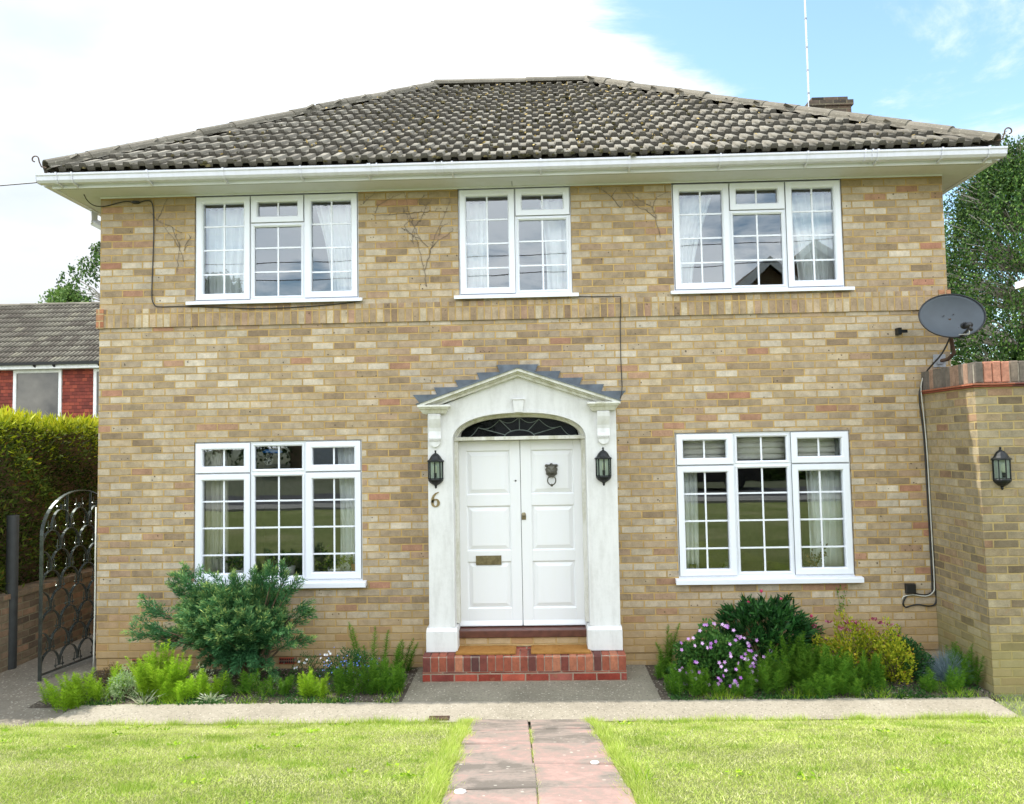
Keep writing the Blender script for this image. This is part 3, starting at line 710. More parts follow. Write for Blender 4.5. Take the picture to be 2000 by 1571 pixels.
curtain('curtain', -3.52, -2.98, 3.70, 4.72, .20, 6, 'curtain_net', 'pale drawn-back curtain in the left third of the upper left window', 'curtain', cg, .15)
curtain('curtain', -2.32, -1.85, 3.70, 4.72, .20, 5, 'curtain_net', 'pale curtain at the right side of the upper left window', 'curtain', cg, -.35)
curtain('curtain', -.74, -.47, 3.70, 4.72, .20, 3, 'curtain_net', 'narrow pale curtain at the left side of the small upper middle window', 'curtain', cg, 0)
curtain('curtain', .10, .42, 3.70, 4.72, .20, 3, 'curtain_net', 'pale curtain at the right side of the small upper middle window', 'curtain', cg, -.2)
curtain('curtain', 1.50, 1.93, 3.70, 4.72, .20, 5, 'curtain_net', 'pale curtain swept back at the left side of the upper right window', 'curtain', cg, .55)
curtain('curtain', 2.66, 3.19, 3.70, 4.72, .20, 6, 'curtain_net', 'pale curtain at the right side of the upper right window', 'curtain', cg, -.3)
curtain('curtain', -3.52, -3.27, .80, 2.15, .20, 5, 'curtain_cream', 'cream curtain at the left side of the lower left window', 'curtain', cg)
curtain('curtain', -2.10, -1.82, .80, 2.15, .20, 5, 'curtain_net', 'pale net curtain at the right side of the lower left window', 'curtain', cg, -.1)
curtain('curtain', 1.46, 1.68, .80, 2.15, .20, 4, 'curtain_net', 'pale curtain at the left side of the lower right window', 'curtain', cg)
curtain('curtain', 2.80, 3.17, .80, 2.15, .22, 5, 'curtain_net', 'white gathered curtain at the right side of the lower right window', 'curtain', cg, -.1)
# folded roman blinds
for i, (a, b, lab) in enumerate(((1.46, 2.03, 'left'), (2.04, 2.62, 'middle'), (2.63, 3.10, 'right'))):
    m = MB(); m.s = True
    for k in range(4):
        z = 2.17-k*.062; m.prism([(.17, z), (.150-.004*k, z-.03), (.146-.004*k, z-.052), (.156, z-.066), (.19, z-.06), (.19, z)], a, b, 'x')
    tag(m.build('roman_blind', 'blind_cream'), 'cream folded blind pulled up in the %s top light of the lower right window' % lab, 'blind', 'roman blinds in the lower right window')
# plant pots etc. on the lower window ledges
def pot_plant(x, r, h, mat, label, n=90, ph=.35, leafmat_='houseplant', zb=.779):
    t = thing('pot_plant', label, 'pot plant', (x, .18, zb), 'pot plants on the window ledges')
    m = MB(); m.s = True; m.lathe([(r*.72, 0), (r*.9, h*.5), (r, h*.9), (r*1.04, h), (r*.94, h), (r*.9, h*.85)], 20, (x, .18, zb)); m.build('pot', mat, t)
    c = np.array([x, .17, zb+h*.9]); st = MB(); P = []; 
    for k in range(9):
        a = random.uniform(0, 6.28); e = random.uniform(.4, 1.3); d = Vector((math.cos(a)*math.cos(e), math.sin(a)*math.cos(e)*.35, math.sin(e))); L = ph*random.uniform(.6, 1.1)
        p = [Vector(c)+d*L*s+Vector((0, 0, -.25*L*s*s)) for s in (0, .35, .7, 1)]; st.tube(p, .0025, 5)
        for _ in range(n//9): s = random.uniform(.3, 1.0); q = p[0].lerp(p[3], s); P.append((q.x+random.gauss(0, .02), q.y+random.gauss(0, .012), q.z+random.gauss(0, .02)))
    st.build('stem', 'bark_brown', t)
    P = np.array(P); D = rng.normal(size=P.shape)*[1, .5, 1]; V, F, r_ = leaves(P, D, rng.uniform(.03, .06, len(P)), .022); V[:, 1] = np.clip(V[:, 1], .10, .27); fast_mesh('foliage', V, F, r_, leafmat_, t)
pot_plant(-3.13, .075, .085, 'ceramic_white', 'white pot with a bushy plant at the left of the lower left window')
pot_plant(-2.62, .075, .11, 'ceramic_white', 'white pot with a plant in the middle of the lower left window')
pot_plant(-2.13, .075, .085, 'ceramic_white', 'round white pot with a spreading plant, next to the terracotta pot in the window', 150)
pot_plant(-1.90, .055, .13, 'terracotta', 'orange terracotta pot in the right corner of the lower left window', 60, .22)
pot_plant(2.87, .060, .055, 'ceramic_white', 'low white pot with a twiggy plant in the lower right window', 120, .32, 'heath_leaf', .759)
m = MB(); m.s = True; m.lathe([(.040, 0), (.046, .02), (.046, .06), (.03, .095), (.012, .115), (.011, .14), (.016, .145)], 18, (1.955, .18, .759)); tag(m.build('glass_bottle', 'glass_bottle'), 'round clear glass bottle on the ledge of the lower right window', 'bottle')
m = MB(); m.s = True; m.lathe([(.036, 0), (.040, .01), (.042, .10), (.040, .10), (.037, .012), (.001, .012)], 18, (1.60, .17, .759)); tag(m.build('glass_jar', 'glass_bottle'), 'plain glass tumbler in the left corner of the lower right window', 'glass')
# blue inflatable + lace ornament hanging in the lower left window
m = MB(); m.s = True; m.tube([(-2.885, .16, 2.09), (-2.86, .16, 2.10), (-2.82, .16, 2.103), (-2.75, .16, 2.095), (-2.70, .16, 2.092), (-2.675, .16, 2.088)], [.010, .022, .024, .021, .02, .010], 10)
tag(m.build('blue_tube', 'blue_film'), 'shiny blue tube hanging at the top of the lower left window', 'ornament')
m = MB()
for k in range(6):
    a = k*math.pi/3+.2; c = (-2.81, .12, 2.0); e = (c[0]+.05*math.cos(a), .12, c[2]+.05*math.sin(a)); m.tube([c, e], .0018, 4)
    for s in (.4, .7, 1): 
        b = a+math.pi/3; m.tube([(c[0]+.05*s*math.cos(a), .12, c[2]+.05*s*math.sin(a)), (c[0]+.05*s*math.cos(b), .12, c[2]+.05*s*math.sin(b))], .0013, 4)
tag(m.build('snowflake_ornament', 'ceramic_white'), 'white snowflake ornament hanging below the blue tube in the lower left window', 'ornament')

# ---- roof
EO = .43                      # eaves overhang of the tiles
AL, AR = (XE0-.34, -EO, 4.955), (XE1+.34, -EO, 4.955)
RL, RR = (-1.385, 3.25, 7.43), (.875, 3.25, 7.43)
BL, BR = (XE0-.34, DEP+EO, 4.955), (XE1+.34, DEP+EO, 4.955)
def tile_slope(eL, eR, top, clip, period=.15, gauge=.33, hgt=.030, lift=.052, skip=0):
    """courses of interlocking tiles. eL,eR: ends of the eaves line; top: a point on the ridge line; clip(u,v)->bool"""
    eL, eR, top = Vector(eL), Vector(eR), Vector(top); U = (eR-eL).normalized(); d = top-eL; Vd = (d-U*d.dot(U)); Ls = Vd.length; Vd.normalize(); N = U.cross(Vd)
    if N.z < 0: N = -N
    W = (eR-eL).length; n_rows = int(round(Ls/gauge)); g = Ls/n_rows; ncol = int(W/period)+1
    prof = [(0, 0), (.070, 0), (.080, hgt), (.138, hgt), (.148, 0)]
    V = []; F = []; rn = []; b = 0
    for r in range(n_rows):
        v0, v1 = r*g, (r+1)*g+.02
        for c in range(ncol):
            if c % 2 == 0: jit = random.gauss(0, .002); tl = random.gauss(0, .002); sh = random.gauss(0, .0035); rv = random.random()
            u0 = c*period
            if not clip(u0+period/2, v0+g*.55, W, Ls): continue
            for k in range(5):
                p, q = prof[k], (prof[k+1] if k < 4 else (period, 0))
                ua, ub = u0+p[0], u0+q[0]
                lo = lift+jit
                pts = []
                for (uu, vv, hh) in ((ua, v0+sh, p[1]+lo), (ub, v0+sh, q[1]+lo), (ub, v1, q[1]+.004+tl), (ua, v1, p[1]+.004+tl)): pts.append(eL+U*uu+Vd*vv+N*hh)
                # riser at the lower edge, its shade painted by the darkest ramp stop
                pts += [eL+U*ua+Vd*(v0+sh+.004)+N*(p[1]+lo-.048), eL+U*ub+Vd*(v0+sh+.004)+N*(q[1]+lo-.048)]
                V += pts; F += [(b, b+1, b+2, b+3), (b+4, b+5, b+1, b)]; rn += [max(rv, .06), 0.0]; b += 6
    return np.array([tuple(p) for p in V]), np.array(F), np.array(rn), (eL, U, Vd, N, W, Ls)
sl = (RL[0]-AL[0]); sr = (AR[0]-RR[0])
cf_ = lambda u, v, W, L: u > sl*v/L+.065 and u < W-sr*v/L-.065
parts_ = []
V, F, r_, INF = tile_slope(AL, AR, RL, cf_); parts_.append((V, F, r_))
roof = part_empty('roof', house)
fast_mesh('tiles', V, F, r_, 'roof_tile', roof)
def side_slope(a, b, tip):
    Ws = abs(b[1]-a[1]); V, F, r_, _ = tile_slope(a, b, tip, lambda u, v, W, L: u > W/2*v/L-.02 and u < W-W/2*v/L+.02); return V, F, r_
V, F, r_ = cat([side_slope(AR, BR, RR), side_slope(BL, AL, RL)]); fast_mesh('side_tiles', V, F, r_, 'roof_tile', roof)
m = MB(); m.face([BL, BR, RR, RL]); m.face([(a[0], a[1], a[2]-.03) for a in (AL, AR, RR, RL)]); m.face([(a[0], a[1], a[2]-.03) for a in (AR, BR, RR)]); m.face([(a[0], a[1], a[2]-.03) for a in (BL, AL, RL)])
m.build('underlay', 'roof_tile', roof, normals=False)
def hip_run(a, b, seg=.42, r=.108, start=.0):
    a, b = Vector(a), Vector(b); D = b-a; n = max(1, int(D.length/seg)); T = D.normalized(); side = T.cross(Vector((0, 0, 1))).normalized(); up = side.cross(T); m = MB(); m.s = False
    for i in range(n):
        p0 = a+D*(i/n); p1 = a+D*((i+1)/n)+T*.03; j = Vector((0, 0, random.gauss(0, .006))); rr = r*random.uniform(.97, 1.04); rv = random.random(); V = []
        for (p, q) in ((p0, rr*1.03), (p1, rr*.93)):
            for t in (q, q-.016):
                for k in range(9):
                    g = math.pi*(k/8)*1.06-.1; V.append(p+j+side*math.cos(g)*t+up*(math.sin(g)*t*.82-.006))
        F = []
        for k in range(8):
            F += [(k, k+1, 18+k+1, 18+k), (9+k+1, 9+k, 27+k, 27+k+1), (k, 9+k, 9+k+1, k+1), (18+k, 18+k+1, 27+k+1, 27+k)]
        m.mesh(V, F, rv)
    return m
for a, b in ((AL, RL), (AR, RR), (BL, RL), (BR, RR)):
    a2 = tuple(a[i]+(b[i]-a[i])*.004+(0, 0, .030)[i] for i in range(3)); b2 = (b[0], b[1], b[2]+.030)
    hip_run(a2, b2).build('hip_tile', 'hip_tile', roof)
    m = MB(); A = Vector(a2); B = Vector(b2); T = (B-A).normalized(); sd = T.cross(Vector((0, 0, 1))).normalized(); up = sd.cross(T); n = 90
    # mortar bedding under the hip tiles, ragged
    for sgn in (-1, 1):
        m = MB(); prev = None
        for i in range(n+1):
            p = A+(B-A)*(i/n); w = .112+random.uniform(-.015, .03); h = -.022+random.uniform(-.01, .01)
            q = (p+sd*sgn*.07+up*.03, p+sd*sgn*w+up*h)
            if prev: m.face([prev[0], prev[1], q[1], q[0]])
            prev = q
        m.build('hip_mortar', 'hip_tile', roof, normals=False)
hip_run((RL[0]+.0, RL[1], RL[2]+.030), (RR[0]-.0, RR[1], RR[2]+.030)).build('ridge_tile', 'hip_tile', roof)
# moss cushions and dead leaves on the front slope
def moss():
    eL, U, Vd, N, W, Ls = INF; m = MB(); n = 0; nz = lambda u, v: math.sin(u*1.3+1)*math.sin(v*1.7+.4)+.6*math.sin(u*3.1+v*2.3)
    for _ in range(6000):
        u, v = random.uniform(0, W), random.uniform(0, Ls)
        if not cf_(u, v, W, Ls): continue
        mid = math.exp(-((u-W*.5)/1.8)**2)*.7+.25+.25*nz(u, v)+.5*(v/Ls)**3
        if random.random() > mid*.5: continue
        g = Ls/round(Ls/.33); fr = (v % g)/g; v = v-(v % g)+(random.gauss(.02, .03) if random.random() < .6 else fr*g)
        s = random.uniform(.010, .030); c = eL+U*u+Vd*v+N*(.035*(1-fr)+.018); V = []; k = 6
        for a in range(k): t = 6.283*a/k; V.append(c+U*math.cos(t)*s*random.uniform(.7, 1.4)+Vd*math.sin(t)*s*random.uniform(.6, 1.1)-N*.006)
        for a in range(k): t = 6.283*a/k; V.append(c+U*math.cos(t)*s*.6+Vd*math.sin(t)*s*.5+N*s*random.uniform(.3, .7))
        m.mesh(V, [(a, (a+1) % k, k+(a+1) % k, k+a) for a in range(k)]+[tuple(range(k, 2*k))])
        n += 1
    o = m.build('moss', 'moss', roof, normals=False); o['kind'] = 'stuff'
    C = []
    for _ in range(330):
        u = random.gauss(W*.5, W*.2); v = random.uniform(.1, Ls*.98)
        if 0 < u < W and cf_(u, v, W, Ls): C.append(eL+U*u+Vd*v+N*.075)
    C = np.array([tuple(c) for c in C]); D = rng.normal(size=C.shape)@np.diag([1, .6, .25]); V, F, r2 = leaves(C, D, rng.uniform(.02, .05, len(C)), .022); o = fast_mesh('dead_leaf', V, F, r2, 'dead_leaf', roof); o['kind'] = 'stuff'
moss()
# ---- eaves: soffit, vent strip, fascia, gutter
SX0, SX1, SY = XE0-.30, XE1+.30, -.322
m = MB(); zz = ZS
m.box(SX0, SX1, SY, -.001, zz, zz+.02); m.box(SX0, XE0-.001, .0, DEP+.3, zz, zz+.02); m.box(XE1+.001, SX1, .0, DEP+.3, zz, zz+.02)
m.build('soffit', 'soffit', house)
m = MB(); m.box(SX0+.05, SX1-.05, SY+.018, SY+.032, zz-.002, zz+.002); m.build('soffit_vent', 'vent_strip', house)
m = MB(); m.box(-.19, -.184, -.16, -.002, zz-.002, zz); m.build('soffit_joint', 'black_plastic', house)
m = MB()
m.cbox(SX0-.016, SX1+.016, SY-.018, SY, zz-.008, zz+.150, .003)
m.box(SX0-.016, SX0, SY+.001, DEP+.3, zz-.008, zz+.15); m.box(SX1, SX1+.016, SY+.001, DEP+.3, zz-.008, zz+.15)
m.build('fascia', 'pvc', house)
# white beads round the soffit edge at the wall
m = MB(); m.box(XE0, XE1, -.014, -.001, zz-.014, zz-.001); m.build('wall_bead', 'pvc', house)
gz0 = 4.845
m = MB()
gp = [(-.345, gz0+.085), (-.345, gz0+.012), (-.36, gz0), (-.425, gz0), (-.448, gz0+.022), (-.452, gz0+.060), (-.462, gz0+.072), (-.462, gz0+.090), (-.452, gz0+.092), (-.444, gz0+.062), (-.436, gz0+.028), (-.42, gz0+.008), (-.36, gz0+.008), (-.353, gz0+.085)]
m.prism(gp, SX0-.115, SX1+.105, 'x')
for xx in (SX0-.115, SX1+.100): m.prism([(-.345, gz0+.085), (-.345, gz0+.012), (-.36, gz0), (-.425, gz0), (-.448, gz0+.022), (-.452, gz0+.060), (-.462, gz0+.09)], xx, xx+.005, 'x')
gut = part_empty('gutter', house)
m.build('trough', 'pvc_gutter', gut)
for xx in (-4.78, -4.62, -3.85, -3.08, -2.30, -1.62, -.78, .10, .98, 1.87, 2.72, 3.40, 4.02, 4.47):
    m = MB(); m.prism([(-.340, gz0-.022), (-.345, gz0-.03), (-.43, gz0-.008), (-.455, gz0+.018), (-.460, gz0+.055), (-.470, gz0+.07), (-.468, gz0+.096), (-.458, gz0+.096), (-.455, gz0+.058), (-.45, gz0+.02), (-.428, gz0-.002), (-.36, gz0-.002)], xx, xx+.018, 'x'); m.build('bracket', 'pvc_gutter', gut)
for xx in (-1.60, -.95, 3.28):
    for q in (0, .07): m = MB(); m.prism([(-.345, gz0-.006), (-.43, gz0-.006), (-.456, gz0+.018), (-.460, gz0+.056), (-.470, gz0+.07), (-.468, gz0+.098), (-.455, gz0+.096), (-.452, gz0+.06), (-.42, gz0+.002), (-.345, gz0+.002)], xx+q, xx+q+.014, 'x'); m.build('union_clip', 'pvc_gutter', gut)
# side gutters + swan neck down-pipe on the left
m = MB(); m.box(SX0-.115, SX0-.018, SY, DEP+.3, gz0, gz0+.088); m.build('side_trough', 'pvc_gutter', gut); m = MB(); m.box(SX1+.018, SX1+.10, SY, DEP+.3, gz0, gz0+.088); m.build('side_trough', 'pvc_gutter', gut)
m = MB()
def sqtube(m, pts, w):
    for a, b in zip(pts[:-1], pts[1:]): m.tube([a, b], w*.72, 4)
for q in range(1): sqtube(m, [(SX0-.075, .52, gz0), (SX0-.075, .52, gz0-.145)], .062); sqtube(m, [(SX0-.085, .52, gz0-.12), (XE0-.05, .52, gz0-.30)], .062); sqtube(m, [(XE0-.052, .52, gz0-.285), (XE0-.052, .52, .0)], .062)
m.build('down_pipe', 'pvc_gutter', house)
# hip irons (curled straps)
for sx, cx_ in ((-1, AL[0]-.01), (1, AR[0]+.01)):
    m = MB(); pts = [(cx_-sx*.05, -EO-.03, 4.99), (cx_, -EO-.035, 5.0), (cx_+sx*.02, -EO-.04, 5.05)]
    for k in range(15):
        g = k/14*4.6; rr = .038*(1-k/14*.35); pts.append((cx_+sx*(.060-.0+rr*-math.cos(g)), -EO-.045, 5.075+rr*math.sin(g)*1.0))
    m.tube(pts, .0065, 6); m.build('hip_iron', 'rust', roof)
# chimney
ch = part_empty('chimney', house)
m = MB(); m.box(4.76, 5.44, 5.0, 5.7, 6.5, 7.74); m.build('stack', 'brick_chimney', ch)
m = MB(); m.box(4.73, 5.47, 4.97, 5.73, 7.7405, 7.83); m.build('cap', 'brick_chimney', ch); m = MB(); m.box(4.80, 5.40, 5.03, 5.67, 7.83, 7.905); m.build('top_course', 'brick_chimney', ch)

# ---- door surround
port = part_empty('door_surround', house)
XC = -.157; YF = -.345
arch = []
for k in range(33):
    t = math.pi*k/32; cx_, sx_ = math.cos(t), math.sin(t); e = 2/2.35
    arch.append((XC+.655*(abs(cx_)**e)*(1 if cx_ > 0 else -1), 2.165+.268*(abs(sx_)**e)))
poly = [(-1.066, .30), (-1.058, 2.47), (XC, 2.80), (.800, 2.47), (.792, .30), (XC+.655, .30)]+arch+[(XC-.655, .30)]
m = MB(); n = len(poly)
m.prism(poly, YF, -.001, 'y'); m.build('surround_board', 'paint_surround', port)
# moulding round the opening
def ring(m, off0, off1, y0, y1):
    def curve(o):
        r = [(XC+.655+o, .36)]
        for k in range(33):
            t = math.pi*k/32; c, s = math.cos(t), math.sin(t); e = 2/2.35
            r.append((XC+(.655+o)*(abs(c)**e)*(1 if c > 0 else -1), 2.165+(.268+o)*(abs(s)**e)))
        return r+[(XC-.655-o, .36)]
    A, B = curve(off0), curve(off1)
    for i in range(len(A)-1):
        a, b, c, d = A[i], A[i+1], B[i+1], B[i]
        V = [(a[0], y0, a[1]), (b[0], y0, b[1]), (c[0], y0, c[1]), (d[0], y0, d[1]), (a[0], y1, a[1]), (b[0], y1, b[1]), (c[0], y1, c[1]), (d[0], y1, d[1])]
        m.mesh(V, [(0, 1, 2, 3), (0, 4, 5, 1), (3, 2, 6, 7)])
m = MB(); ring(m, .002, .018, YF-.010, YF+.002); ring(m, .018, .034, YF-.005, YF+.002); m.build('arch_moulding', 'paint_surround', port, normals=False)
# inner lining
m = MB(); ring(m, -.035, .001, -.20, -.05); m.build('door_lining', 'paint_cornice', port, normals=False)
m = MB(); m.prism([(XC-.040, 2.440), (XC+.040, 2.440), (XC+.055, 2.560), (XC-.055, 2.560)], YF-.028, YF, 'y'); m.cbox(XC-.062, XC+.062, YF-.036, YF, 2.560, 2.574); m.build('keystone', 'paint_surround', port)
for sx, px in ((-1, -.9345), (1, .6355)):
    cx_ = XC+sx*.775
    # plinth block
    x0, x1 = (-1.092, -.787) if sx < 0 else (.470, .806)
    m = MB(); m.cbox(x0, x1, YF-.05, -.001, .127, .315, .004); m.prism([(YF-.05, .315), (YF-.05, .322), (YF-.012, .350), (-.001, .350), (-.001, .315)], x0+.003, x1-.003, 'x'); m.build('pilaster_plinth', 'paint_surround', port)
    # capital
    cc = -.985 if sx < 0 else .675; m = MB()
    m.cbox(cc-.160, cc+.160, YF-.125, -.001, 2.500, 2.522, .004)
    st = [(YF-.115, 2.500), (YF-.105, 2.485), (YF-.085, 2.475), (YF-.070, 2.455), (YF-.058, 2.440), (-.001, 2.440), (-.001, 2.500)]
    nst = len(st); V = []
    for e_ in (-1, 1):
        for (y, z) in st: V.append((cc+e_*(.150-max(0, (2.500-z))*.62), y, z))
    m.mesh(V, [tuple(range(nst)), tuple(range(2*nst-1, nst-1, -1))]+[((i+1) % nst, i, nst+i, nst+(i+1) % nst) for i in range(nst)])
    m.build('capital', 'paint_cornice', port)
    # scroll bracket
    m = MB(); bx = -.985 if sx < 0 else .672; pr = [(YF+.002, 2.438), (YF-.050, 2.438), (YF-.062, 2.425), (YF-.060, 2.385), (YF-.046, 2.345), (YF-.026, 2.300), (YF-.020, 2.265), (YF-.030, 2.225), (YF-.040, 2.200), (YF-.040, 2.185), (YF+.002, 2.185)]
    m.prism(pr, bx-.060, bx+.060, 'x'); m.cbox(bx-.056, bx+.056, YF-.032, YF+.002, 2.170, 2.185, .003)
    m.prism([(bx+.052*math.cos(a_), 2.168-.058*abs(math.sin(a_))) for a_ in [math.pi*k/12 for k in range(13)]], YF-.024, YF+.002, 'y')
    m.build('scroll_bracket', 'paint_surround', port)
    # raking cornice: boards stepped outward and up
    xo = XC+sx*1.0; zo = 2.522; za = 2.865
    def rake(y0, dz0, dz1, name=None, mm=None, x_in=XC, xo=xo):
        V = []
        for (x, zb) in ((xo, za-(za-zo)*abs(xo-XC)), (XC, za)):
            for y in (y0, -.001):
                for dz in (dz0, dz1): V.append((x, y, zb+dz-.06))
        mm.mesh(V, [(0, 1, 3, 2), (4, 6, 7, 5), (0, 4, 5, 1), (2, 3, 7, 6), (1, 5, 7, 3), (0, 2, 6, 4)])
    m = MB(); rake(YF-.045, -.012, .018, mm=m, xo=XC+sx*.86); rake(YF-.075, .018, .034, mm=m, xo=XC+sx*.90); rake(YF-.115, .034, .062, mm=m, xo=XC+sx*.985); m.build('raking_cornice', 'paint_cornice', port)
    m = MB(); rake(YF-.128, .0625, .074, mm=m); m.build('lead_roof', 'lead', port)
    # stepped lead flashing let into the wall
    m = MB(); steps = 4
    for k in range(4):
        xa = XC+sx*(1.10-k*.222); xb = XC+sx*(.85-k*.222) ; zt2 = 2.655+k*.0725+(.0)
        xin = XC+sx*max(.0, (1.0-k*.222)-.42); zl = lambda x: zo+(za-zo)*(1-abs(x-XC)/1.0)+.012
        p = [(xa, zt2), (xa-sx*.045, zl(xa-sx*.045) if abs(xa-sx*.045-XC) < 1.0 else 2.53), (xb-sx*.06, zl(xb)-.0), (xb, zt2)]
        p = [(xa, zt2), (XC+sx*min(abs(xa-XC)-.05, 1.0), zl(XC+sx*min(abs(xa-XC)-.05, 1.0))), (xb-sx*.03, zl(xb)-.01), (xb-sx*.012, zt2)]
        m.prism(p, -.006-.003*k, -.0008, 'y')
    m.build('lead_flashing', 'lead', port)
m = MB(); m.prism([(XC-.225, 2.948), (XC+.205, 2.945), (XC+.15, 2.82), (XC-.17, 2.82)], -.021, -.0008, 'y'); m.build('apex_flashing', 'lead', port)
# bronze-coloured 6
def six():
    m = MB(); pts = []; R_ = 24
    # outline drawn as centre line with varying width: stem curve then bowl
    cx_, cz = -.990, 1.592
    def stroke(path, m, y0=YF-.008, y1=YF):
        n = len(path); L_ = []; Rr = []
        for i, (x, z, w) in enumerate(path):
            a = path[max(i-1, 0)]; b = path[min(i+1, n-1)]; dx, dz = b[0]-a[0], b[1]-a[1]; l = math.hypot(dx, dz) or 1; nx, nz = -dz/l, dx/l
            L_.append((x+nx*w/2, z+nz*w/2)); Rr.append((x-nx*w/2, z-nz*w/2))
        for i in range(n-1): 
            q = [L_[i], L_[i+1], Rr[i+1], Rr[i]]; m.prism(q, y0, y1, 'y')
    bowl = [(cx_+.030*math.cos(t), 1.562+.035*math.sin(t), .010+.017*abs(math.cos(t))) for t in [2*math.pi*k/26+1.4 for k in range(27)]]
    stem = [(cx_-.030, 1.565, .027), (cx_-.029, 1.60, .026), (cx_-.017, 1.632, .022), (cx_+.004, 1.654, .016), (cx_+.034, 1.667, .007)]
    stroke(bowl, m); stroke(stem, m)
    o = m.build('house_number', 'number_brass', port, normals=False)
six()
# ---- fanlight + transom + door
YD = -.10
m = MB(); m.cbox(-.812, .498, YF+.12, -.04, 2.168, 2.205); m.build('transom', 'paint_cornice', port)
m = MB(); fan = [(XC+.60*(abs(math.cos(t))**.85)*(1 if math.cos(t) > 0 else -1), 2.205+.200*(abs(math.sin(t))**.85)) for t in [math.pi*k/28 for k in range(29)]]
m.face([(a, YD+.02, b) for a, b in fan]); fo = m.build('fanlight', 'glass_dark', port, normals=False)
m = MB(); m.face([(a, YD+.10, b) for a, b in fan]); m.box(-.80, .49, YD+.11, YD+.12, 2.16, 2.46); m.build('fanlight_back', 'black_plastic', port, normals=False)
m = MB(); outer = [(XC+.66*(abs(math.cos(t))**.85)*(1 if math.cos(t) > 0 else -1), 2.20+.262*(abs(math.sin(t))**.85)) for t in [math.pi*k/28 for k in range(29)]]
for i in range(28):
    a, b = fan[i], fan[i+1]; c, d = outer[i+1], outer[i]
    m.mesh([(p[0], YD, p[1]) for p in (a, b, c, d)]+[(p[0], YD+.03, p[1]) for p in (a, b, c, d)], [(0, 1, 2, 3), (0, 4, 5, 1)])
m.build('fanlight_frame', 'paint_cornice', port, normals=False)
m = MB(); yb = YD+.012; bc = (XC, 2.195)
m.tube([(bc[0]+.155*math.cos(t), yb, bc[1]+.075*math.sin(t)) for t in [math.pi*k/14 for k in range(15)]], .0045, 5)
ends = []
for k, (dx, dz) in enumerate(((-.42, .105), (-.20, .18), (0, .205), (.20, .18), (.42, .105))):
    t = (math.pi*.88, math.pi*.68, math.pi*.5, math.pi*.32, math.pi*.12)[k]
    m.tube([(bc[0]+.155*math.cos(t), yb, bc[1]+.075*math.sin(t)), (bc[0]+dx, yb, bc[1]+dz)], .0042, 5); ends.append((bc[0]+dx, bc[1]+dz))
ends = [(bc[0]-.58, bc[1]+.02)]+ends+[(bc[0]+.58, bc[1]+.02)]
for a, b in zip(ends[:-1], ends[1:]):
    m.tube([(a[0]+(b[0]-a[0])*s, yb, a[1]+(b[1]-a[1])*s-.045*math.sin(math.pi*s)) for s in [k/8 for k in range(9)]], .0038, 5)
m.build('leaded_bar', 'lead_light', port)
def leaf_door(x0, x1, name):
    d = MB(); y0, y1 = YD, YD+.045; zs_ = [(.480, .946), (1.055, 1.505), (1.620, 2.064)]; xa, xb = x0+.105, x1-.105; z0, z1 = .312, 2.164
    d.cbox(x0, xa, y0, y1, z0, z1, .003); d.cbox(xb, x1, y0, y1, z0, z1, .003)
    edges = [z0]+[v for p in zs_ for v in p]+[z1]
    for i in range(0, len(edges), 2): d.cbox(xa, xb, y0+.0006, y1, edges[i], edges[i+1], .003)
    body = d.build('door_leaf', 'paint_door', house)
    for (a, b) in zs_:
        p = MB(); g = .004; A = [(xa-g, a-g), (xb+g, a-g), (xb+g, b+g), (xa-g, b+g)]; i1 = .012; i2 = .048
        B = [(xa+i1, a+i1), (xb-i1, a+i1), (xb-i1, b-i1), (xa+i1, b-i1)]; C = [(xa+i2, a+i2), (xb-i2, a+i2), (xb-i2, b-i2), (xa+i2, b-i2)]
        V = [(q[0], y0+.006, q[1]) for q in A]+[(q[0], y0+.020, q[1]) for q in B]+[(q[0], y0+.006, q[1]) for q in C]+[(C[k][0]+(.003 if k in (0, 3) else -.003), y0+.004, C[k][1]+(.003 if k < 2 else -.003)) for k in range(4)]
        F = [(L*4+k, L*4+(k+1) % 4, (L+1)*4+(k+1) % 4, (L+1)*4+k) for L in range(3) for k in range(4)]+[(12, 13, 14, 15)]
        p.mesh(V, F); p.build('door_panel', 'paint_door', body, normals=False)
    w = MB(); w.prism([(y0-.002, .318), (y0-.022, .312), (y0-.022, .322), (y0-.002, .362)], x0+.004, x1-.004, 'x'); w.build('weather_bar', 'paint_door', body)
    return body
dl = leaf_door(-.808, -.1575, 'left'); dr = leaf_door(-.1525, .486, 'right')
# letterbox
m = MB(); m.cbox(-.620, -.362, YD-.008, YD+.003, .915, 1.008); m.box(-.598, -.384, YD-.0105, YD-.007, .935, .988); m.build('letter_plate', 'brass_dull', dl)
m = MB(); m.s = True; m.lathe([(.003, 0), (.010, 0), (.010, .006)], 12, (-.205, YD, 1.755), axis='y'); m.build('spy_hole', 'black_plastic', dl)
m = MB(); m.cbox(-.150, -.106, YD-.010, YD+.003, 1.362, 1.415); m.tube([(-.128, YD-.001, 1.415), (-.128, YD-.009, 1.42)], .021, 14); m.build('lock', 'brass_dull', dr)
m = MB(); m.cbox(-.842, -.812, -.215, -.19, 1.49, 1.565); m.build('door_bell', 'bronze_dark', port)
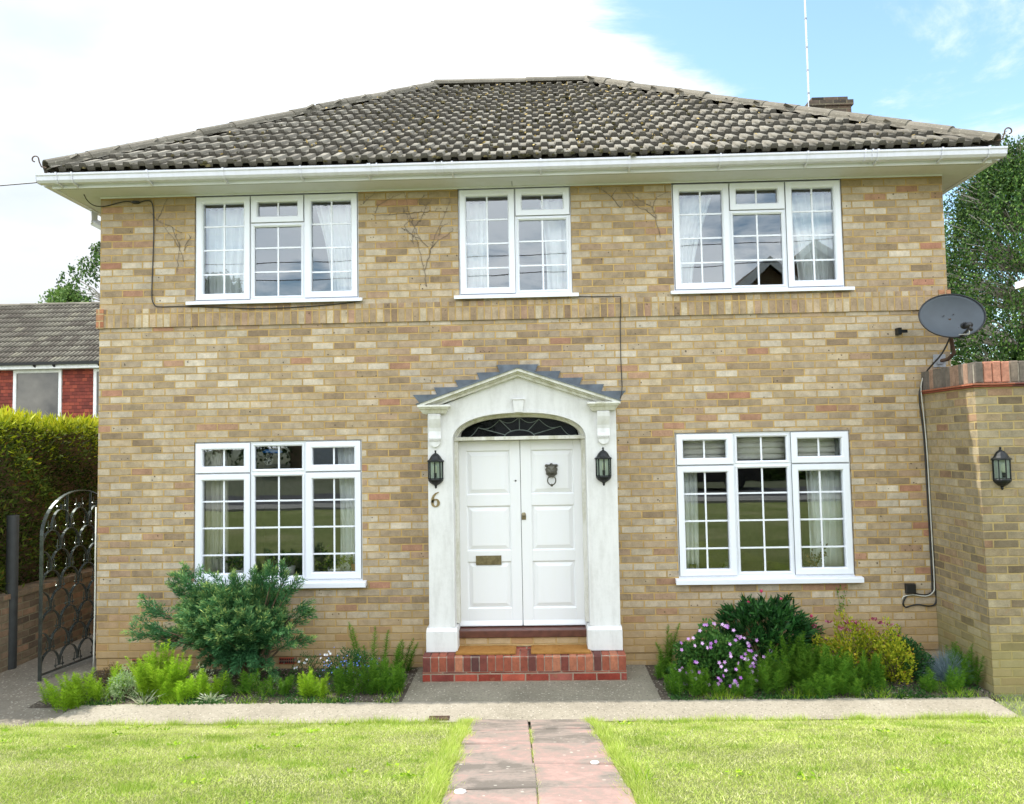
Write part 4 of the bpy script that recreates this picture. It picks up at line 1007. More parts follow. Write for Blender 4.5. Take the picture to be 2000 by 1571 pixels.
# lion head knocker
def knocker():
    k = part_empty('knocker_root', None) if False else None
    cx_, cz = .160, 1.853
    m = MB(); m.s = True
    N = 30; out = []
    for i in range(N):
        t = 2*math.pi*i/N; r = .062+.005*math.sin(t*9); x = r*math.cos(t)*.98; z = r*math.sin(t)*1.15
        if z > .05 and abs(x) > .035: r2 = 1.12
        else: r2 = 1
        out.append((x*r2, z*r2))
    rings = [(1.0, .0), (.94, .014), (.80, .026), (.62, .034), (.40, .040), (.18, .043)]
    V = []
    for s, h in rings:
        for (x, z) in out:
            b = .012*math.exp(-((x*s)**2+(z*s+.022)**2)/.0006)+.006*math.exp(-((x*s)**2+(z*s-.03)**2)/.0008)
            b -= .010*(math.exp(-((x*s-.019)**2+(z*s-.008)**2)/.00008)+math.exp(-((x*s+.019)**2+(z*s-.008)**2)/.00008))
            mane = .006*math.sin(math.atan2(z, x)*13)*(1 if s > .75 else 0)
            V.append((cx_+x*s, YD-h-b-mane*.8, cz+z*s))
    m.mesh(V, [(L*N+i, L*N+(i+1) % N, (L+1)*N+(i+1) % N, (L+1)*N+i) for L in range(len(rings)-1) for i in range(N)]+[tuple(5*N+i for i in range(N))])
    for sx in (-1, 1): m.lathe([(.001, -.016), (.013, -.01), (.015, 0), (.012, .010)], 8, (cx_+sx*.052, YD-.012, cz+.050), axis='y')
    m.lathe([(.001, -.012), (.010, -.008), (.012, 0), (.010, .006)], 10, (cx_, YD-.058, cz-.018), axis='y')
    m.box(cx_-.026, cx_+.026, YD-.046, YD-.03, cz-.040, cz-.034)
    o = m.build('lion_knocker', 'bronze_dark', dr)
    m = MB(); m.s = True; m.tube([(cx_+.041*math.cos(t), YD-.045-.0*math.sin(t), cz-.098+.046*math.sin(t)) for t in [2*math.pi*i/28 for i in range(28)]], .0062, 8, closed=True)
    m.lathe([(.001, -.012), (.012, -.008), (.015, 0), (.012, .008), (.001, .012)], 12, (cx_, YD-.045, cz-.146), axis='y')
    m.build('knocker_ring', 'bronze_dark', dr)
knocker()
# hinge specks and cill
m = MB(); m.prism([(-.09, .302), (-.215, .292), (-.222, .284), (-.222, .224), (-.21, .215), (-.05, .215), (-.05, .302)], -.803, .485, 'x'); m.build('door_cill', 'cill_wood', house)
m = MB(); m.box(-.803, .485, -.195, -.0, .127, .215); m.build('cill_riser', 'brick_buff', house)
# filler behind doors
m = MB(); m.box(-.83, .52, YD+.05, YD+.06, .28, 2.17); m.build('door_back', 'black_plastic', house)

# ---- brick doorstep (thing)
stp = thing('brick_doorstep', 'red brick doorstep below the white front door', 'doorstep', (XC, -.25, -.13))
SXa, SXb, SYf = -1.113, .822, -.512
m = MB(); m.box(SXa, SXb, SYf, -.002, -.20, -.030); m.build('lower_course', 'brick_red', stp)
m = MB(); n = 25; w = (SXb-SXa)/n
for i in range(n):
    xa = SXa+i*w+.004+random.uniform(-.0015, .0015); xb = SXa+(i+1)*w-.004; c = .022; dz = random.uniform(-.002, .003); r = random.random(); yf = SYf-.004+random.uniform(-.002, .002)
    pr = [(yf, -.024), (yf, .098+dz), (yf+.012, .116+dz), (yf+c, .122+dz), (SYf+.215, .124+dz), (SYf+.215, -.024)]
    m.mesh([(xa, y, z) for y, z in pr]+[(xb, y, z) for y, z in pr], [tuple(range(6)), tuple(range(11, 5, -1))]+[((k+1) % 6, k, 6+k, 6+(k+1) % 6) for k in range(6)], r)
def redbrick_attr():
    t = NT('red_brick_solid'); a = t.attr(); p = t.pos()
    c = t.ramp(a, [(0, (.08, .028, .024)), (.15, (.16, .038, .025)), (.5, (.24, .058, .03)), (.8, (.31, .09, .045)), (1, (.38, .15, .08))])
    hs = t.n('ShaderNodeHueSaturation'); t.l(c, hs.inputs['Color']); t.l(t.mr(t.noise(p, 26, 5, .7), .3, .75, .65, 1.3), hs.inputs['Value'])
    t.l(hs.outputs[0], t.b.inputs['Base Color']); t.b.inputs['Roughness'].default_value = .85; t.bump(t.noise(p, 120, 4), .6, .004)
redbrick_attr()
m.build('soldier_brick', 'red_brick_solid', stp)
plain('mortar_light', (.40, .35, .28), .95, 0, .3, 25, .4)
m = MB(); m.box(SXa+.004, SXb-.004, SYf+.003, SYf+.212, -.03, .112); m.build('mortar', 'mortar_light', stp)
m = MB(); m.box(SXa+.01, SXb-.01, SYf+.216, -.002, -.03, .121); m.build('step_top', 'brick_red', stp)
def mat_(x0, x1, label):
    m = MB(); nx_, ny_ = 24, 14; y0, y1 = SYf+.018, -.203; V = []; z0 = .127
    for j in range(ny_+1):
        for i in range(nx_+1):
            e = min(i, nx_-i, j, ny_-j) == 0; V.append((x0+(x1-x0)*i/nx_+random.uniform(-.002, .002), y0+(y1-y0)*j/ny_+random.uniform(-.002, .002), z0+(.012 if e else .018+random.uniform(-.002, .002))))
    F = [(j*(nx_+1)+i, j*(nx_+1)+i+1, (j+1)*(nx_+1)+i+1, (j+1)*(nx_+1)+i) for j in range(ny_) for i in range(nx_)]
    m.mesh(V, F); m.box(x0+.002, x1-.002, y0+.002, y1-.002, z0-.0005, z0+.0118)
    return tag(m.build('doormat', 'coir', normals=False), label, 'doormat', 'coir doormats on the doorstep')
mat_(-.800, -.222, 'brown coir doormat on the left half of the brick doorstep'); mat_(-.078, .492, 'brown coir doormat on the right half of the brick doorstep')

# ------------------------------------------------------------------ lanterns
def lantern(loc, label, s=1.0, group='black half lanterns on the walls'):
    t = thing('wall_lantern', label, 'wall lantern', loc, group); x, y, z = loc
    def hexa(prof, m, n=6, a0=math.pi, a1=2*math.pi, cap=True):
        m.lathe([(r*s, h*s) for r, h in prof], n, (x, y, z), a0, a1)
    m = MB(); hexa([(.006, .195), (.010, .185), (.006, .172), (.012, .165), (.030, .155), (.048, .135), (.060, .112), (.070, .100), (.086, .090), (.086, .082), (.074, .080), (.0, .080)], m); m.build('cap', 'black_metal', t)
    m = MB(); hexa([(.0, -.085), (.072, -.085), (.076, -.092), (.074, -.104), (.062, -.120), (.040, -.138), (.020, -.148), (.010, -.158), (.013, -.166), (.004, -.182)], m); m.build('base', 'black_metal', t)
    m = MB()
    for k in range(5):
        g = math.pi+math.pi*k/4; r = .070*s; px_, py_ = x+r*math.cos(g), y+r*math.sin(g)
        m.tube([(px_, py_, z-.088*s), (px_*1, py_, z+.084*s)], .0065*s, 4)
    m.box(x-.076*s, x+.076*s, y-.006, y, z-.09*s, z+.085*s)
    m.build('frame_post', 'black_metal', t)
    m = MB()
    for k in range(4):
        g0, g1 = math.pi+math.pi*k/4, math.pi+math.pi*(k+1)/4; r = .067*s
        m.face([(x+r*math.cos(g0), y+r*math.sin(g0), z-.085*s), (x+r*math.cos(g1), y+r*math.sin(g1), z-.085*s), (x+r*math.cos(g1), y+r*math.sin(g1), z+.08*s), (x+r*math.cos(g0), y+r*math.sin(g0), z+.08*s)])
    m.build('pane', 'glass_lamp', t, normals=False)
    m = MB(); m.s = True; m.lathe([(.013*s, -.075*s), (.014*s, -.03*s)], 12, (x, y-.034*s, z)); m.build('lamp_holder', 'black_plastic', t)
    m = MB(); m.s = True; m.lathe([(.012*s, -.03*s), (.018*s, -.02*s), (.019*s, .03*s), (.014*s, .045*s), (.001, .05*s)], 12, (x, y-.034*s, z)); m.build('bulb', 'bulb_white', t)
    m = MB(); m.box(x-.064*s, x+.064*s, y-.008, y-.0065, z-.08*s, z+.078*s); m.build('back_plate', 'garage_white', t)
    return t
lantern((-.985, YF-.001, 1.885), 'black half lantern on the left side of the front door above the number 6')
lantern((.665, YF-.001, 1.885), 'black half lantern on the right side of the front door')
lantern((4.150, -.935, 1.825), 'black half lantern on the side brick wall at the right edge', 1.02)

# ------------------------------------------------------------------ cables on the facade
def cable(name, pts, r, mat, label, cat_='cable', smooth=3, group=None):
    P = [Vector(p) for p in pts]; Q = []
    for i in range(len(P)-1):
        p0, p1, p2, p3 = P[max(i-1, 0)], P[i], P[i+1], P[min(i+2, len(P)-1)]
        for k in range(smooth):
            t = k/smooth; Q.append(.5*((2*p1)+(p2-p0)*t+(2*p0-5*p1+4*p2-p3)*t*t+(3*p1-p0-3*p2+p3)*t**3))
    Q.append(P[-1]); m = MB(); m.s = True; m.tube(Q, r, 6)
    return tag(m.build(name, mat), label, cat_, group)
y = -.010
wire_end = (-4.43, -.345, 4.955)
cable('overhead_wire', [(-19.0, .5, 6.2), (-12, .0, 5.25), (-8, -.2, 4.93), (-5.6, -.32, 4.862), wire_end], .006, 'cable_black', 'thin black overhead wire reaching the left end of the fascia')
cable('telephone_cable', [wire_end, (-4.47, -.36, 4.89), (-4.57, -.30, 4.88), (-4.66, -.18, 4.865), (-4.68, -.08, 4.79), (-4.63, -.03, 4.735), (-4.53, y, 4.725), (-4.40, y, 4.752), (-4.29, y, 4.773), (-4.22, y, 4.762)], .0055, 'cable_black', 'black cable looping under the left eaves to a small black joint')
cable('telephone_cable', [(-4.14, y, 4.758), (-4.08, y, 4.775), (-4.02, y, 4.762), (-3.995, y, 4.672), (-3.988, y, 4.4), (-3.997, y, 4.05), (-4.004, y, 3.76), (-3.985, y, 3.675), (-3.94, y, 3.638), (-3.76, y, 3.636), (-3.62, y-.012, 3.632), (-3.3, -.03, 3.612), (-2.78, -.03, 3.588), (-2.1, -.03, 3.612), (-1.79, -.014, 3.648)], .0055, 'cable_black', 'black cable dropping down the brickwork then running below the upper left window')
m = MB(); m.s = True; m.tube([(-4.225, -.012, 4.762), (-4.215, -.014, 4.762), (-4.15, -.014, 4.757), (-4.138, -.012, 4.757)], [.007, .016, .016, .007], 8); tag(m.build('cable_joint', 'black_plastic'), 'small black cable joint high on the left of the brickwork', 'cable joint')
cable('thin_cable', [(.47, -.012, 3.642), (.70, -.010, 3.636), (.895, -.026, 3.630), (.912, -.026, 3.60), (.908, -.026, 3.42), (.905, -.010, 3.40), (.900, -.010, 3.0), (.905, -.010, 2.7), (.88, -.10, 2.585), (.845, -.2, 2.53), (.815, -.3, 2.50)], .0045, 'cable_black', 'thin black cable dropping from the upper middle window to the door surround')
cable('dish_cable', [(4.10, -.33, 3.14), (4.06, -.2, 2.95), (3.99, -.04, 2.80), (3.955, -.016, 2.70), (3.912, -.016, 2.585), (3.91, -.016, 2.45), (3.935, -.016, 2.1), (3.942, -.016, 1.5), (3.946, -.016, 1.0), (3.946, -.016, .62), (3.93, -.016, .565), (3.86, -.016, .545), (3.77, -.016, .562)], .008, 'cable_black', 'thick black cable running from the dish down to the black box')
cable('dish_cable', [(4.23, .02, 2.80), (4.12, -.014, 2.80), (3.99, -.020, 2.775), (3.93, -.03, 2.68), (3.922, -.03, 2.55), (3.935, -.03, 2.35), (3.952, -.03, 1.95), (3.957, -.03, 1.3), (3.962, -.03, .68), (3.945, -.03, .575), (3.87, -.03, .535), (3.75, -.02, .550), (3.66, -.014, .530), (3.650, -.012, .50)], .0055, 'cable_white', 'grey-white cable beside the black one curling away below the black box')
cable('dish_cable', [(3.965, -.012, 2.60), (3.968, -.012, 2.0), (3.972, -.012, 1.2), (3.975, -.012, .62), (3.985, -.012, .52), (3.965, -.012, .45), (3.90, -.012, .435), (3.80, -.012, .450), (3.72, -.012, .438), (3.68, -.012, .425), (3.655, -.012, .45), (3.66, -.012, .49), (3.70, -.012, .545)], .0075, 'cable_black', 'black cable ending in a loose loop below the black box')
m = MB(); m.cbox(3.680, 3.775, -.045, -.001, .563, .660, .006); tag(m.build('junction_box', 'black_plastic'), 'square black plastic box fixed low on the right of the brickwork', 'junction box')
cable('corner_strip', [(-4.572, -.012, 1.55), (-4.575, -.012, 1.0), (-4.574, -.012, .5), (-4.580, -.012, .05), (-4.582, -.012, -.12)], .0075, 'cable_white', 'thin white strip running down the left corner of the brickwork', smooth=1)  # pale vertical line at the corner, drawn as a thin tube
# dead climber stems stuck to the brick
VINES = [
 ('dead brown climber stems on the brick between the upper left and middle windows', [[(-1.1, 3.78), (-1.12, 3.95), (-1.14, 4.02), (-1.18, 4.22), (-1.22, 4.33), (-1.23, 4.44), (-1.29, 4.63), (-1.32, 4.78)], [(-1.12, 3.95), (-1.07, 4.1), (-1.05, 4.18), (-1.0, 4.32), (-0.93, 4.48), (-0.88, 4.59), (-0.84, 4.7)], [(-1.08, 4.2), (-1.16, 4.29), (-1.22, 4.42), (-1.27, 4.5), (-1.33, 4.61)], [(-1.05, 4.18), (-0.97, 4.27), (-0.88, 4.32), (-0.81, 4.38)], [(-1.16, 4.29), (-1.26, 4.34), (-1.36, 4.42)], [(-1.22, 4.42), (-1.14, 4.52), (-1.09, 4.64), (-1.03, 4.72)], [(-1.29, 4.56), (-1.21, 4.57), (-1.08, 4.58), (-0.99, 4.58), (-0.87, 4.57)], [(-0.97, 4.32), (-0.94, 4.41), (-0.86, 4.46)], [(-1.23, 4.24), (-1.25, 4.33), (-1.33, 4.44), (-1.26, 4.5), (-1.16, 4.53)], [(-1.64, 4.57), (-1.6, 4.66), (-1.52, 4.7), (-1.43, 4.75), (-1.32, 4.78)], [(-1.76, 4.68), (-1.71, 4.73), (-1.64, 4.79)], [(-1.09, 4.64), (-1.18, 4.68), (-1.12, 4.75), (-1.03, 4.77)], [(-1.27, 4.56), (-1.33, 4.57), (-1.64, 4.55)]]),
 ('dead brown climber stems on the brick between the upper middle and right windows', [[(1.34, 4.24), (1.3, 4.45), (1.27, 4.56), (1.14, 4.64), (1.01, 4.76)], [(1.27, 4.56), (1.31, 4.67), (1.44, 4.72)], [(0.93, 4.57), (0.85, 4.68), (0.75, 4.76), (0.67, 4.79)], [(0.85, 4.68), (0.9, 4.76)], [(1.3, 4.45), (1.19, 4.54), (1.11, 4.57), (0.98, 4.76)]]),
 ('dead brown climber stems on the brick left of the upper left window', [[(-3.74, 4.0), (-3.72, 4.17), (-3.71, 4.34)], [(-3.67, 4.11), (-3.7, 4.23), (-3.79, 4.38), (-3.95, 4.56)], [(-3.71, 4.27), (-3.79, 4.48), (-3.7, 4.42)], [(-3.67, 4.23), (-3.62, 4.34), (-3.585, 4.38)], [(-3.95, 4.56), (-3.89, 4.7), (-3.85, 4.8)], [(-3.95, 4.56), (-4.04, 4.66)], [(-3.79, 4.48), (-3.93, 4.55)]])]
for lab, lines in VINES:
    m = MB()
    for l in lines:
        Q = []
        for (a, b) in zip(l[:-1], l[1:]):
            for k in range(4): t = k/4; Q.append((a[0]+(b[0]-a[0])*t+random.gauss(0, .004), -.005, a[1]+(b[1]-a[1])*t+random.gauss(0, .004)))
        Q.append((l[-1][0], -.005, l[-1][1])); m.tube(Q, [.0032*(1-.6*i/len(Q)) for i in range(len(Q))], 5)
        for q in Q:
            if random.random() < .35: m.tube([q, (q[0]+random.uniform(-.03, .03), -.005, q[2]+random.uniform(.0, .04))], .0018, 4)
    tag(m.build('dead_climber', 'vine_dead'), lab, 'climber stems', 'dead climber stems on the brick')

# ------------------------------------------------------------------ aerial pole + satellite dish
m = MB(); pts = [(4.735, 5.0, 7.2), (4.737, 5.0, 11.5)]; m.tube(pts, .016, 8)
ae = thing('aerial_pole', 'tall thin grey aerial pole beside the chimney', 'aerial pole', (4.735, 5.0, 7.2)); m.build('pole', 'aerial_metal', ae)
for z in (7.95, 8.35, 8.75, 9.25, 9.7, 10.2):
    q = MB(); q.tube([(4.736, 5.0, z), (4.736, 5.0, z+.03)], .021, 8); q.build('clamp', 'slate_stub', ae)
def dish():
    t = thing('satellite_dish', 'oval dark grey mesh satellite dish on the right corner of the house', 'satellite dish', (4.25, -.02, 2.95))
    C = Vector((4.072, -.40, 3.295)); n = Vector((.04, -1, .34)).normalized(); rx = Vector((1, .03, .055)).normalized(); rx = (rx-n*rx.dot(n)).normalized(); ry = n.cross(rx); ry = ry if ry.z > 0 else -ry
    rx = (rx+ry*.10).normalized(); ry = (ry-rx*ry.dot(rx)).normalized()
    A, B = .330, .232; m = MB(); m.s = True; V = []; NR, NA = 10, 40
    for i in range(NR+1):
        s = i/NR
        for k in range(NA):
            g = 2*math.pi*k/NA; V.append(C+rx*A*s*math.cos(g)+ry*B*s*math.sin(g)-n*.055*(1-s*s))
    F = [(i*NA+k, i*NA+(k+1) % NA, (i+1)*NA+(k+1) % NA, (i+1)*NA+k) for i in range(1, NR) for k in range(NA)]+[tuple(NA+k for k in range(NA))]
    m.mesh(V, F); o = m.build('reflector', 'dish_grey', t); sm = o.modifiers.new('thick', 'SOLIDIFY'); sm.thickness = .006
    m = MB(); m.s = True; m.tube([C+rx*A*math.cos(2*math.pi*k/48)+ry*B*math.sin(2*math.pi*k/48) for k in range(48)], .0065, 6, closed=True); m.build('rim', 'black_plastic', t)
    lo = C-ry*B*.98+n*.0; L1 = C+n*.20-ry*.205-rx*.03
    m = MB(); m.tube([lo-n*.03, lo+n*.02, L1-ry*.03], .013, 6); m.build('feed_arm', 'black_plastic', t)
    m = MB(); m.s = True; m.tube([L1-ry*.01+n*.02, L1-n*.05+ry*.02], .028, 12); m.tube([L1-n*.05+ry*.02, L1-n*.075+ry*.03], [.034, .030], 12); m.tube([L1-ry*.06, L1], .018, 8); m.build('receiver_head', 'black_plastic', t)
    m = MB(); m.s = True; P = [L1-ry*.02, L1-ry*.09-rx*.03, lo-rx*.05+n*.05, lo+n*.04-rx*.0]; m.tube(P, .005, 6); m.build('feed_cable', 'cable_white', t)
    m = MB(); m.tube([C-n*.06, C-n*.10-ry*.05, (4.16, -.20, 3.05), (4.20, -.16, 2.96), (4.17, -.10, 2.90), (4.12, -.02, 2.89)], .019, 8); m.build('bracket_arm', 'rust', t)
    m = MB(); m.cbox(4.07, 4.19, -.016, -.001, 2.83, 2.96); m.box(4.10, 4.16, -.045, -.016, 2.86, 2.92); m.build('wall_plate', 'slate_stub', t)
    m = MB()
    for a, b in ((-.05, .03), (.05, .03), (.04, -.12)): p = C+rx*a+ry*b-n*.045; m.tube([p, p+n*.006], .006, 8)
    m.build('bolt', 'black_plastic', t)
dish()
m = MB(); m.box(3.700, 3.735, -.075, -.001, 3.165, 3.235); m.box(3.715, 3.80, -.06, -.04, 3.185, 3.215); tag(m.build('wall_bracket', 'black_metal'), 'small black metal bracket on the wall left of the satellite dish', 'bracket')

# ------------------------------------------------------------------ right-hand return wall with coping
gw = thing('garden_wall', 'tall buff brick garden wall with brick coping on the right', 'wall', (4.2, -.9, -.12))
YR = -.93
def lean(z): return 3.995-.040*max(0, z)/2.6
V = []
for z in (-.4, 2.56):
    x = lean(z); V += [(x, -.002, z), (x, YR, z), (9.5, YR, z), (9.5, YR+.23, z), (x+.30, YR+.23, z), (x+.30, -.002, z)]
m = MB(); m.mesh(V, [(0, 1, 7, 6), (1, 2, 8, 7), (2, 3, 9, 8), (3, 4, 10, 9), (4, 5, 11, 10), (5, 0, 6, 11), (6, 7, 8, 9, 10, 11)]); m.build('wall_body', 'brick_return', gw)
x = lean(2.6)
m = MB(); e = .03
def lay(z0, z1, e, mm):
    mm.box(x-e, x+.30+e, YR-e, -.002, z0, z1); mm.box(x+.30+e, 9.5, YR-e, YR+.23+e, z0, z1)
lay(2.5605, 2.575, .022, m); lay(2.579, 2.594, .036, m); m.build('tile_creasing', 'red_brick_solid', gw)
m = MB(); 
def cop(mm):
    yy = YR
    for i in range(12):
        a = YR+.005+i*.0775
        if a > -.06: break
        r = random.choice([.02, .05, .08, .3, .06]); mm.cbox(x-.012, x+.225, a+.003, a+.070, 2.600, 2.785+random.uniform(-.004, .004), .006) ; mm.rnd[-10:] = [r]*10
    for i in range(70):
        a = x+.0+i*.078
        r = random.choice([.02, .08, .14, .5, .85, .2, .05]); mm.cbox(a+.004, a+.073, YR-.018, YR+.205, 2.601, 2.790+random.uniform(-.004, .004), .006); mm.rnd[-10:] = [r]*10
def copmat():
    t = NT('coping_brick'); a = t.attr(); p = t.pos()
    c = t.ramp(a, [(0, (.11, .095, .08)), (.12, (.19, .15, .115)), (.35, (.30, .18, .12)), (.8, (.44, .17, .11)), (1, (.50, .30, .20))])
    hs = t.n('ShaderNodeHueSaturation'); t.l(c, hs.inputs['Color']); t.l(t.mr(t.noise(p, 26, 5, .7), .3, .75, .65, 1.35), hs.inputs['Value'])
    t.l(hs.outputs[0], t.b.inputs['Base Color']); t.b.inputs['Roughness'].default_value = .9; t.bump(t.noise(p, 100, 4), .6, .004)
copmat(); cop(m); m.build('coping', 'coping_brick', gw)
m = MB(); m.box(x-.004, x+.29, YR+.0, -.004, 2.5942, 2.768); m.box(x+.29, 9.5, YR-.008, YR+.20, 2.5942, 2.770); m.build('coping_mortar', 'mortar_light', gw)

# ------------------------------------------------------------------ left side: low wall, post, gate, hedge
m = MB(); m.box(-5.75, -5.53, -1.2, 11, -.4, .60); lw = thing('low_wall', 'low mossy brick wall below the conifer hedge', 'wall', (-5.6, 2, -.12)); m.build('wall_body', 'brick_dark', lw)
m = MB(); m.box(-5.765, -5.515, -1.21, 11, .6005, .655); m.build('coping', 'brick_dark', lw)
m = MB(); m.s = True; m.lathe([(.057, -.2), (.057, 1.585), (.048, 1.592), (.0, 1.592)], 20, (-5.455+.0-.085, .12, -.12), close=False); tag(m.build('gate_post', 'cast_iron'), 'round dark metal post left of the open gate', 'post')
def gate():
    P0 = Vector((-4.930, -.345, -.12)); dr_ = Vector((.155, .995, 0)).normalized(); Wd = 1.02; zsp = 1.42; H = .42
    t = thing('iron_gate', 'open black wrought iron gate with an arched top beside the house', 'gate', tuple(P0))
    P = lambda s, z, o=0: P0+dr_*s+Vector((0, 0, z))+dr_.cross(Vector((0, 0, 1)))*o
    m = MB(); fr = [P(0, .0), P(0, zsp)]+[P(Wd/2-Wd/2*math.cos(a), zsp+H*math.sin(a)) for a in [math.pi*k/24 for k in range(25)]]+[P(Wd, 0)]
    def flat(m, pts, w=.038, th=.010):
        # flat bar: wide across the gate's thickness
        nrm = dr_.cross(Vector((0, 0, 1))); n = len(pts); V = []
        for i, p in enumerate(pts):
            a, b = pts[max(i-1, 0)], pts[min(i+1, n-1)]; tt = (b-a).normalized(); bn = tt.cross(nrm).normalized()
            for sx, sy in ((-1, -1), (1, -1), (1, 1), (-1, 1)): V.append(p+nrm*sx*w/2+bn*sy*th/2)
        m.mesh(V, [(i*4+k, i*4+(k+1) % 4, (i+1)*4+(k+1) % 4, (i+1)*4+k) for i in range(n-1) for k in range(4)]+[(3, 2, 1, 0), (4*n-4, 4*n-3, 4*n-2, 4*n-1)])
    flat(m, fr); flat(m, [P(.0, .05), P(Wd, .05)], .035, .012); m.build('gate_frame', 'gate_metal', t)
    # fish-scale lattice of curved flat bars
    m = MB(); cw = Wd/4; rh = .200; k = 0
    def inside(s, z): 
        if s < -.001 or s > Wd+.001: return False
        top = zsp+H*math.sqrt(max(0, 1-((s-Wd/2)/(Wd/2))**2)); return z < top-.01
    for r in range(10):
        zb = .09+r*rh
        for c in range(-1, 5):
            s0 = c*cw+(cw/2 if r % 2 else 0)
            for side in (0, 1):
                pts = []
                for q in range(7):
                    f = q/6; a = math.pi/2*f
                    s = s0+(cw/2)*(1-math.cos(a)) if side == 0 else s0+cw-(cw/2)*(1-math.cos(a)); z = zb+rh*.86*math.sin(a)
                    pts.append((s, z))
                if all(inside(*p) for p in pts): flat(m, [P(s, z) for s, z in pts], .028, .007)
            sm_ = s0+cw/2
            if inside(sm_, zb+rh*.8) and inside(sm_, zb+rh): flat(m, [P(sm_, zb+rh*.86), P(sm_, min(zb+rh*1.12, zsp+H*.97))], .026, .007)
            # little collars with twisted pins
            if inside(s0, zb+rh*.2) and inside(s0, zb-.02) and 0.02 < s0 < Wd-.02:
                m2 = MB()
                for ds in (-.045, .045):
                    if inside(s0+ds, zb+.06): m2.tube([P(s0+ds, zb-.025), P(s0+ds, zb+.07)], .0045, 5)
                m2.tube([P(s0-.055, zb+.0), P(s0+.055, zb+.0)], .005, 5)
                for ds in (-.055, .055): m2.lathe([(.001, -.012), (.010, -.006), (.010, .006), (.001, .012)], 6, tuple(P(s0+ds, zb)))
                m2.build('scroll_collar', 'gate_metal', t)
    flat(m, [P(Wd*.33, zsp+.1), P(Wd*.33, zsp+H*.93)], .026, .007); flat(m, [P(Wd*.66, zsp+.1), P(Wd*.66, zsp+H*.93)], .026, .007)
    m.build('lattice', 'gate_metal', t)
plain('gate_metal', (.10, .115, .11), .25, .75, .3, 20)
gate()

def conifer_hedge():
    t = thing('conifer_hedge', 'tall clipped conifer hedge with yellow-green tips above the low wall', 'hedge', (-6.4, 3, -.12))
    m = MB(); m.box(-7.6, -5.95, -.95, 13, .0, 2.42)
    core = m.build('hedge_core', 'bark_brown', t)
    # upward-pointing sprays on the top
    n = 26000; X = rng.uniform(-7.7, -5.62, n); Y = -.95+14*rng.random(n)**1.5; Z = 2.36+.16*rng.random(n)+.05*np.sin(X*5)*np.sin(Y*3.1); C = np.stack([X, Y, Z], 1)
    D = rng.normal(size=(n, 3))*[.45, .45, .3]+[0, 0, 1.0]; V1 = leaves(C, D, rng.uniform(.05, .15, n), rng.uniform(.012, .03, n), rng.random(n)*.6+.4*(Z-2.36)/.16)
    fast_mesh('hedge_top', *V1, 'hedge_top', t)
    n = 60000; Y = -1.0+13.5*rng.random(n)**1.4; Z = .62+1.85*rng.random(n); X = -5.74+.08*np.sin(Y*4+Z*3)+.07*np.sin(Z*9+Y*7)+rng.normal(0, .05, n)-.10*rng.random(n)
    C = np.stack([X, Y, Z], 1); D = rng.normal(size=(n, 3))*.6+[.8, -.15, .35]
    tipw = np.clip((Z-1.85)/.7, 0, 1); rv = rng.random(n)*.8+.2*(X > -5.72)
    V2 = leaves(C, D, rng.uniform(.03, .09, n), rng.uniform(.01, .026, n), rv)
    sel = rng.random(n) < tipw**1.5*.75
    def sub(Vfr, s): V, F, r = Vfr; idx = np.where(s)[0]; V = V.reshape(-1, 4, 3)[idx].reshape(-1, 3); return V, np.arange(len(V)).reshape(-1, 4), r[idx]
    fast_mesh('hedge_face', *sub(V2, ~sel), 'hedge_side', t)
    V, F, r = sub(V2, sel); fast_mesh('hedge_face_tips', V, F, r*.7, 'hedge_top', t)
    n = 6000; X = rng.uniform(-7.5, -5.7, n); Z = rng.uniform(.0, 2.4, n); C = np.stack([X, -.98+rng.normal(0, .05, n), Z], 1); V3 = leaves(C, rng.normal(size=(n, 3))+[0, -1, .4], .09, .03); fast_mesh('hedge_end', *V3, 'hedge_side', t)
conifer_hedge()

# ------------------------------------------------------------------ background houses
def neighbour_left():
    t = thing('neighbour_house', 'red tile-hung house with a brown tiled roof beyond the hedge on the left', 'house', (-18, 20, .1))
    m = MB(); Y0 = 17.3; m.box(-30, -11, Y0, Y0+8, -.5, 4.98); m.build('wall', 'hung_tile', t)
    V, F, r, _ = tile_slope((-30, 17.0, 5.08), (-11, 17.0, 5.08), (-30, 20.45, 7.66), lambda u, v, W, L: True, gauge=.345, period=.15); fast_mesh('roof', V, F, r, 'roof_tile_neighbour', t)
    m = MB(); m.face([(-30, 17, 5.05), (-11, 17, 5.05), (-11, 20.45, 7.62), (-30, 20.45, 7.62)]); m.face([(-30, 24, 5.05), (-11, 24, 5.05), (-11, 20.45, 7.62), (-30, 20.45, 7.62)]); m.face([(-11, 17, 5.05), (-11, 24, 5.05), (-11, 20.45, 7.62)]); m.build('roof_underlay', 'roof_tile_neighbour', t, normals=False)
    hip_run((-30, 20.45, 7.66), (-11, 20.45, 7.66), .45, .12).build('ridge_tile', 'hip_tile', t)
    m = MB(); m.prism([(16.98, 5.02), (16.88, 5.02), (16.87, 5.11), (16.98, 5.11)], -30, -11, 'x')
    for xx in (-17.6, -16.35, -15.7, -14.2): m.prism([(16.98, 4.94), (16.89, 5.0), (16.98, 5.05)], xx, xx+.06, 'x')
    m.build('gutter', 'black_plastic', t)
    m = MB(); m.box(-30, -11, 16.98, 17.29, 4.90, 5.02); m.build('fascia', 'white_trim', t)
    for (a, b) in ((-17.22, -15.60), (-14.52, -12.9), (-20.4, -18.6)):
        w = part_empty('window', t)
        m = MB(); sash_ring(m, a, b, 3.2, 4.89, .10, 17.24, 17.34); m.build('frame', 'white_trim', w); m = MB(); m.face([(a+.09, 17.28, 3.3), (b-.09, 17.28, 3.3), (b-.09, 17.28, 4.80), (a+.09, 17.28, 4.80)]); m.build('pane', 'window_dark', w, normals=False)
neighbour_left()
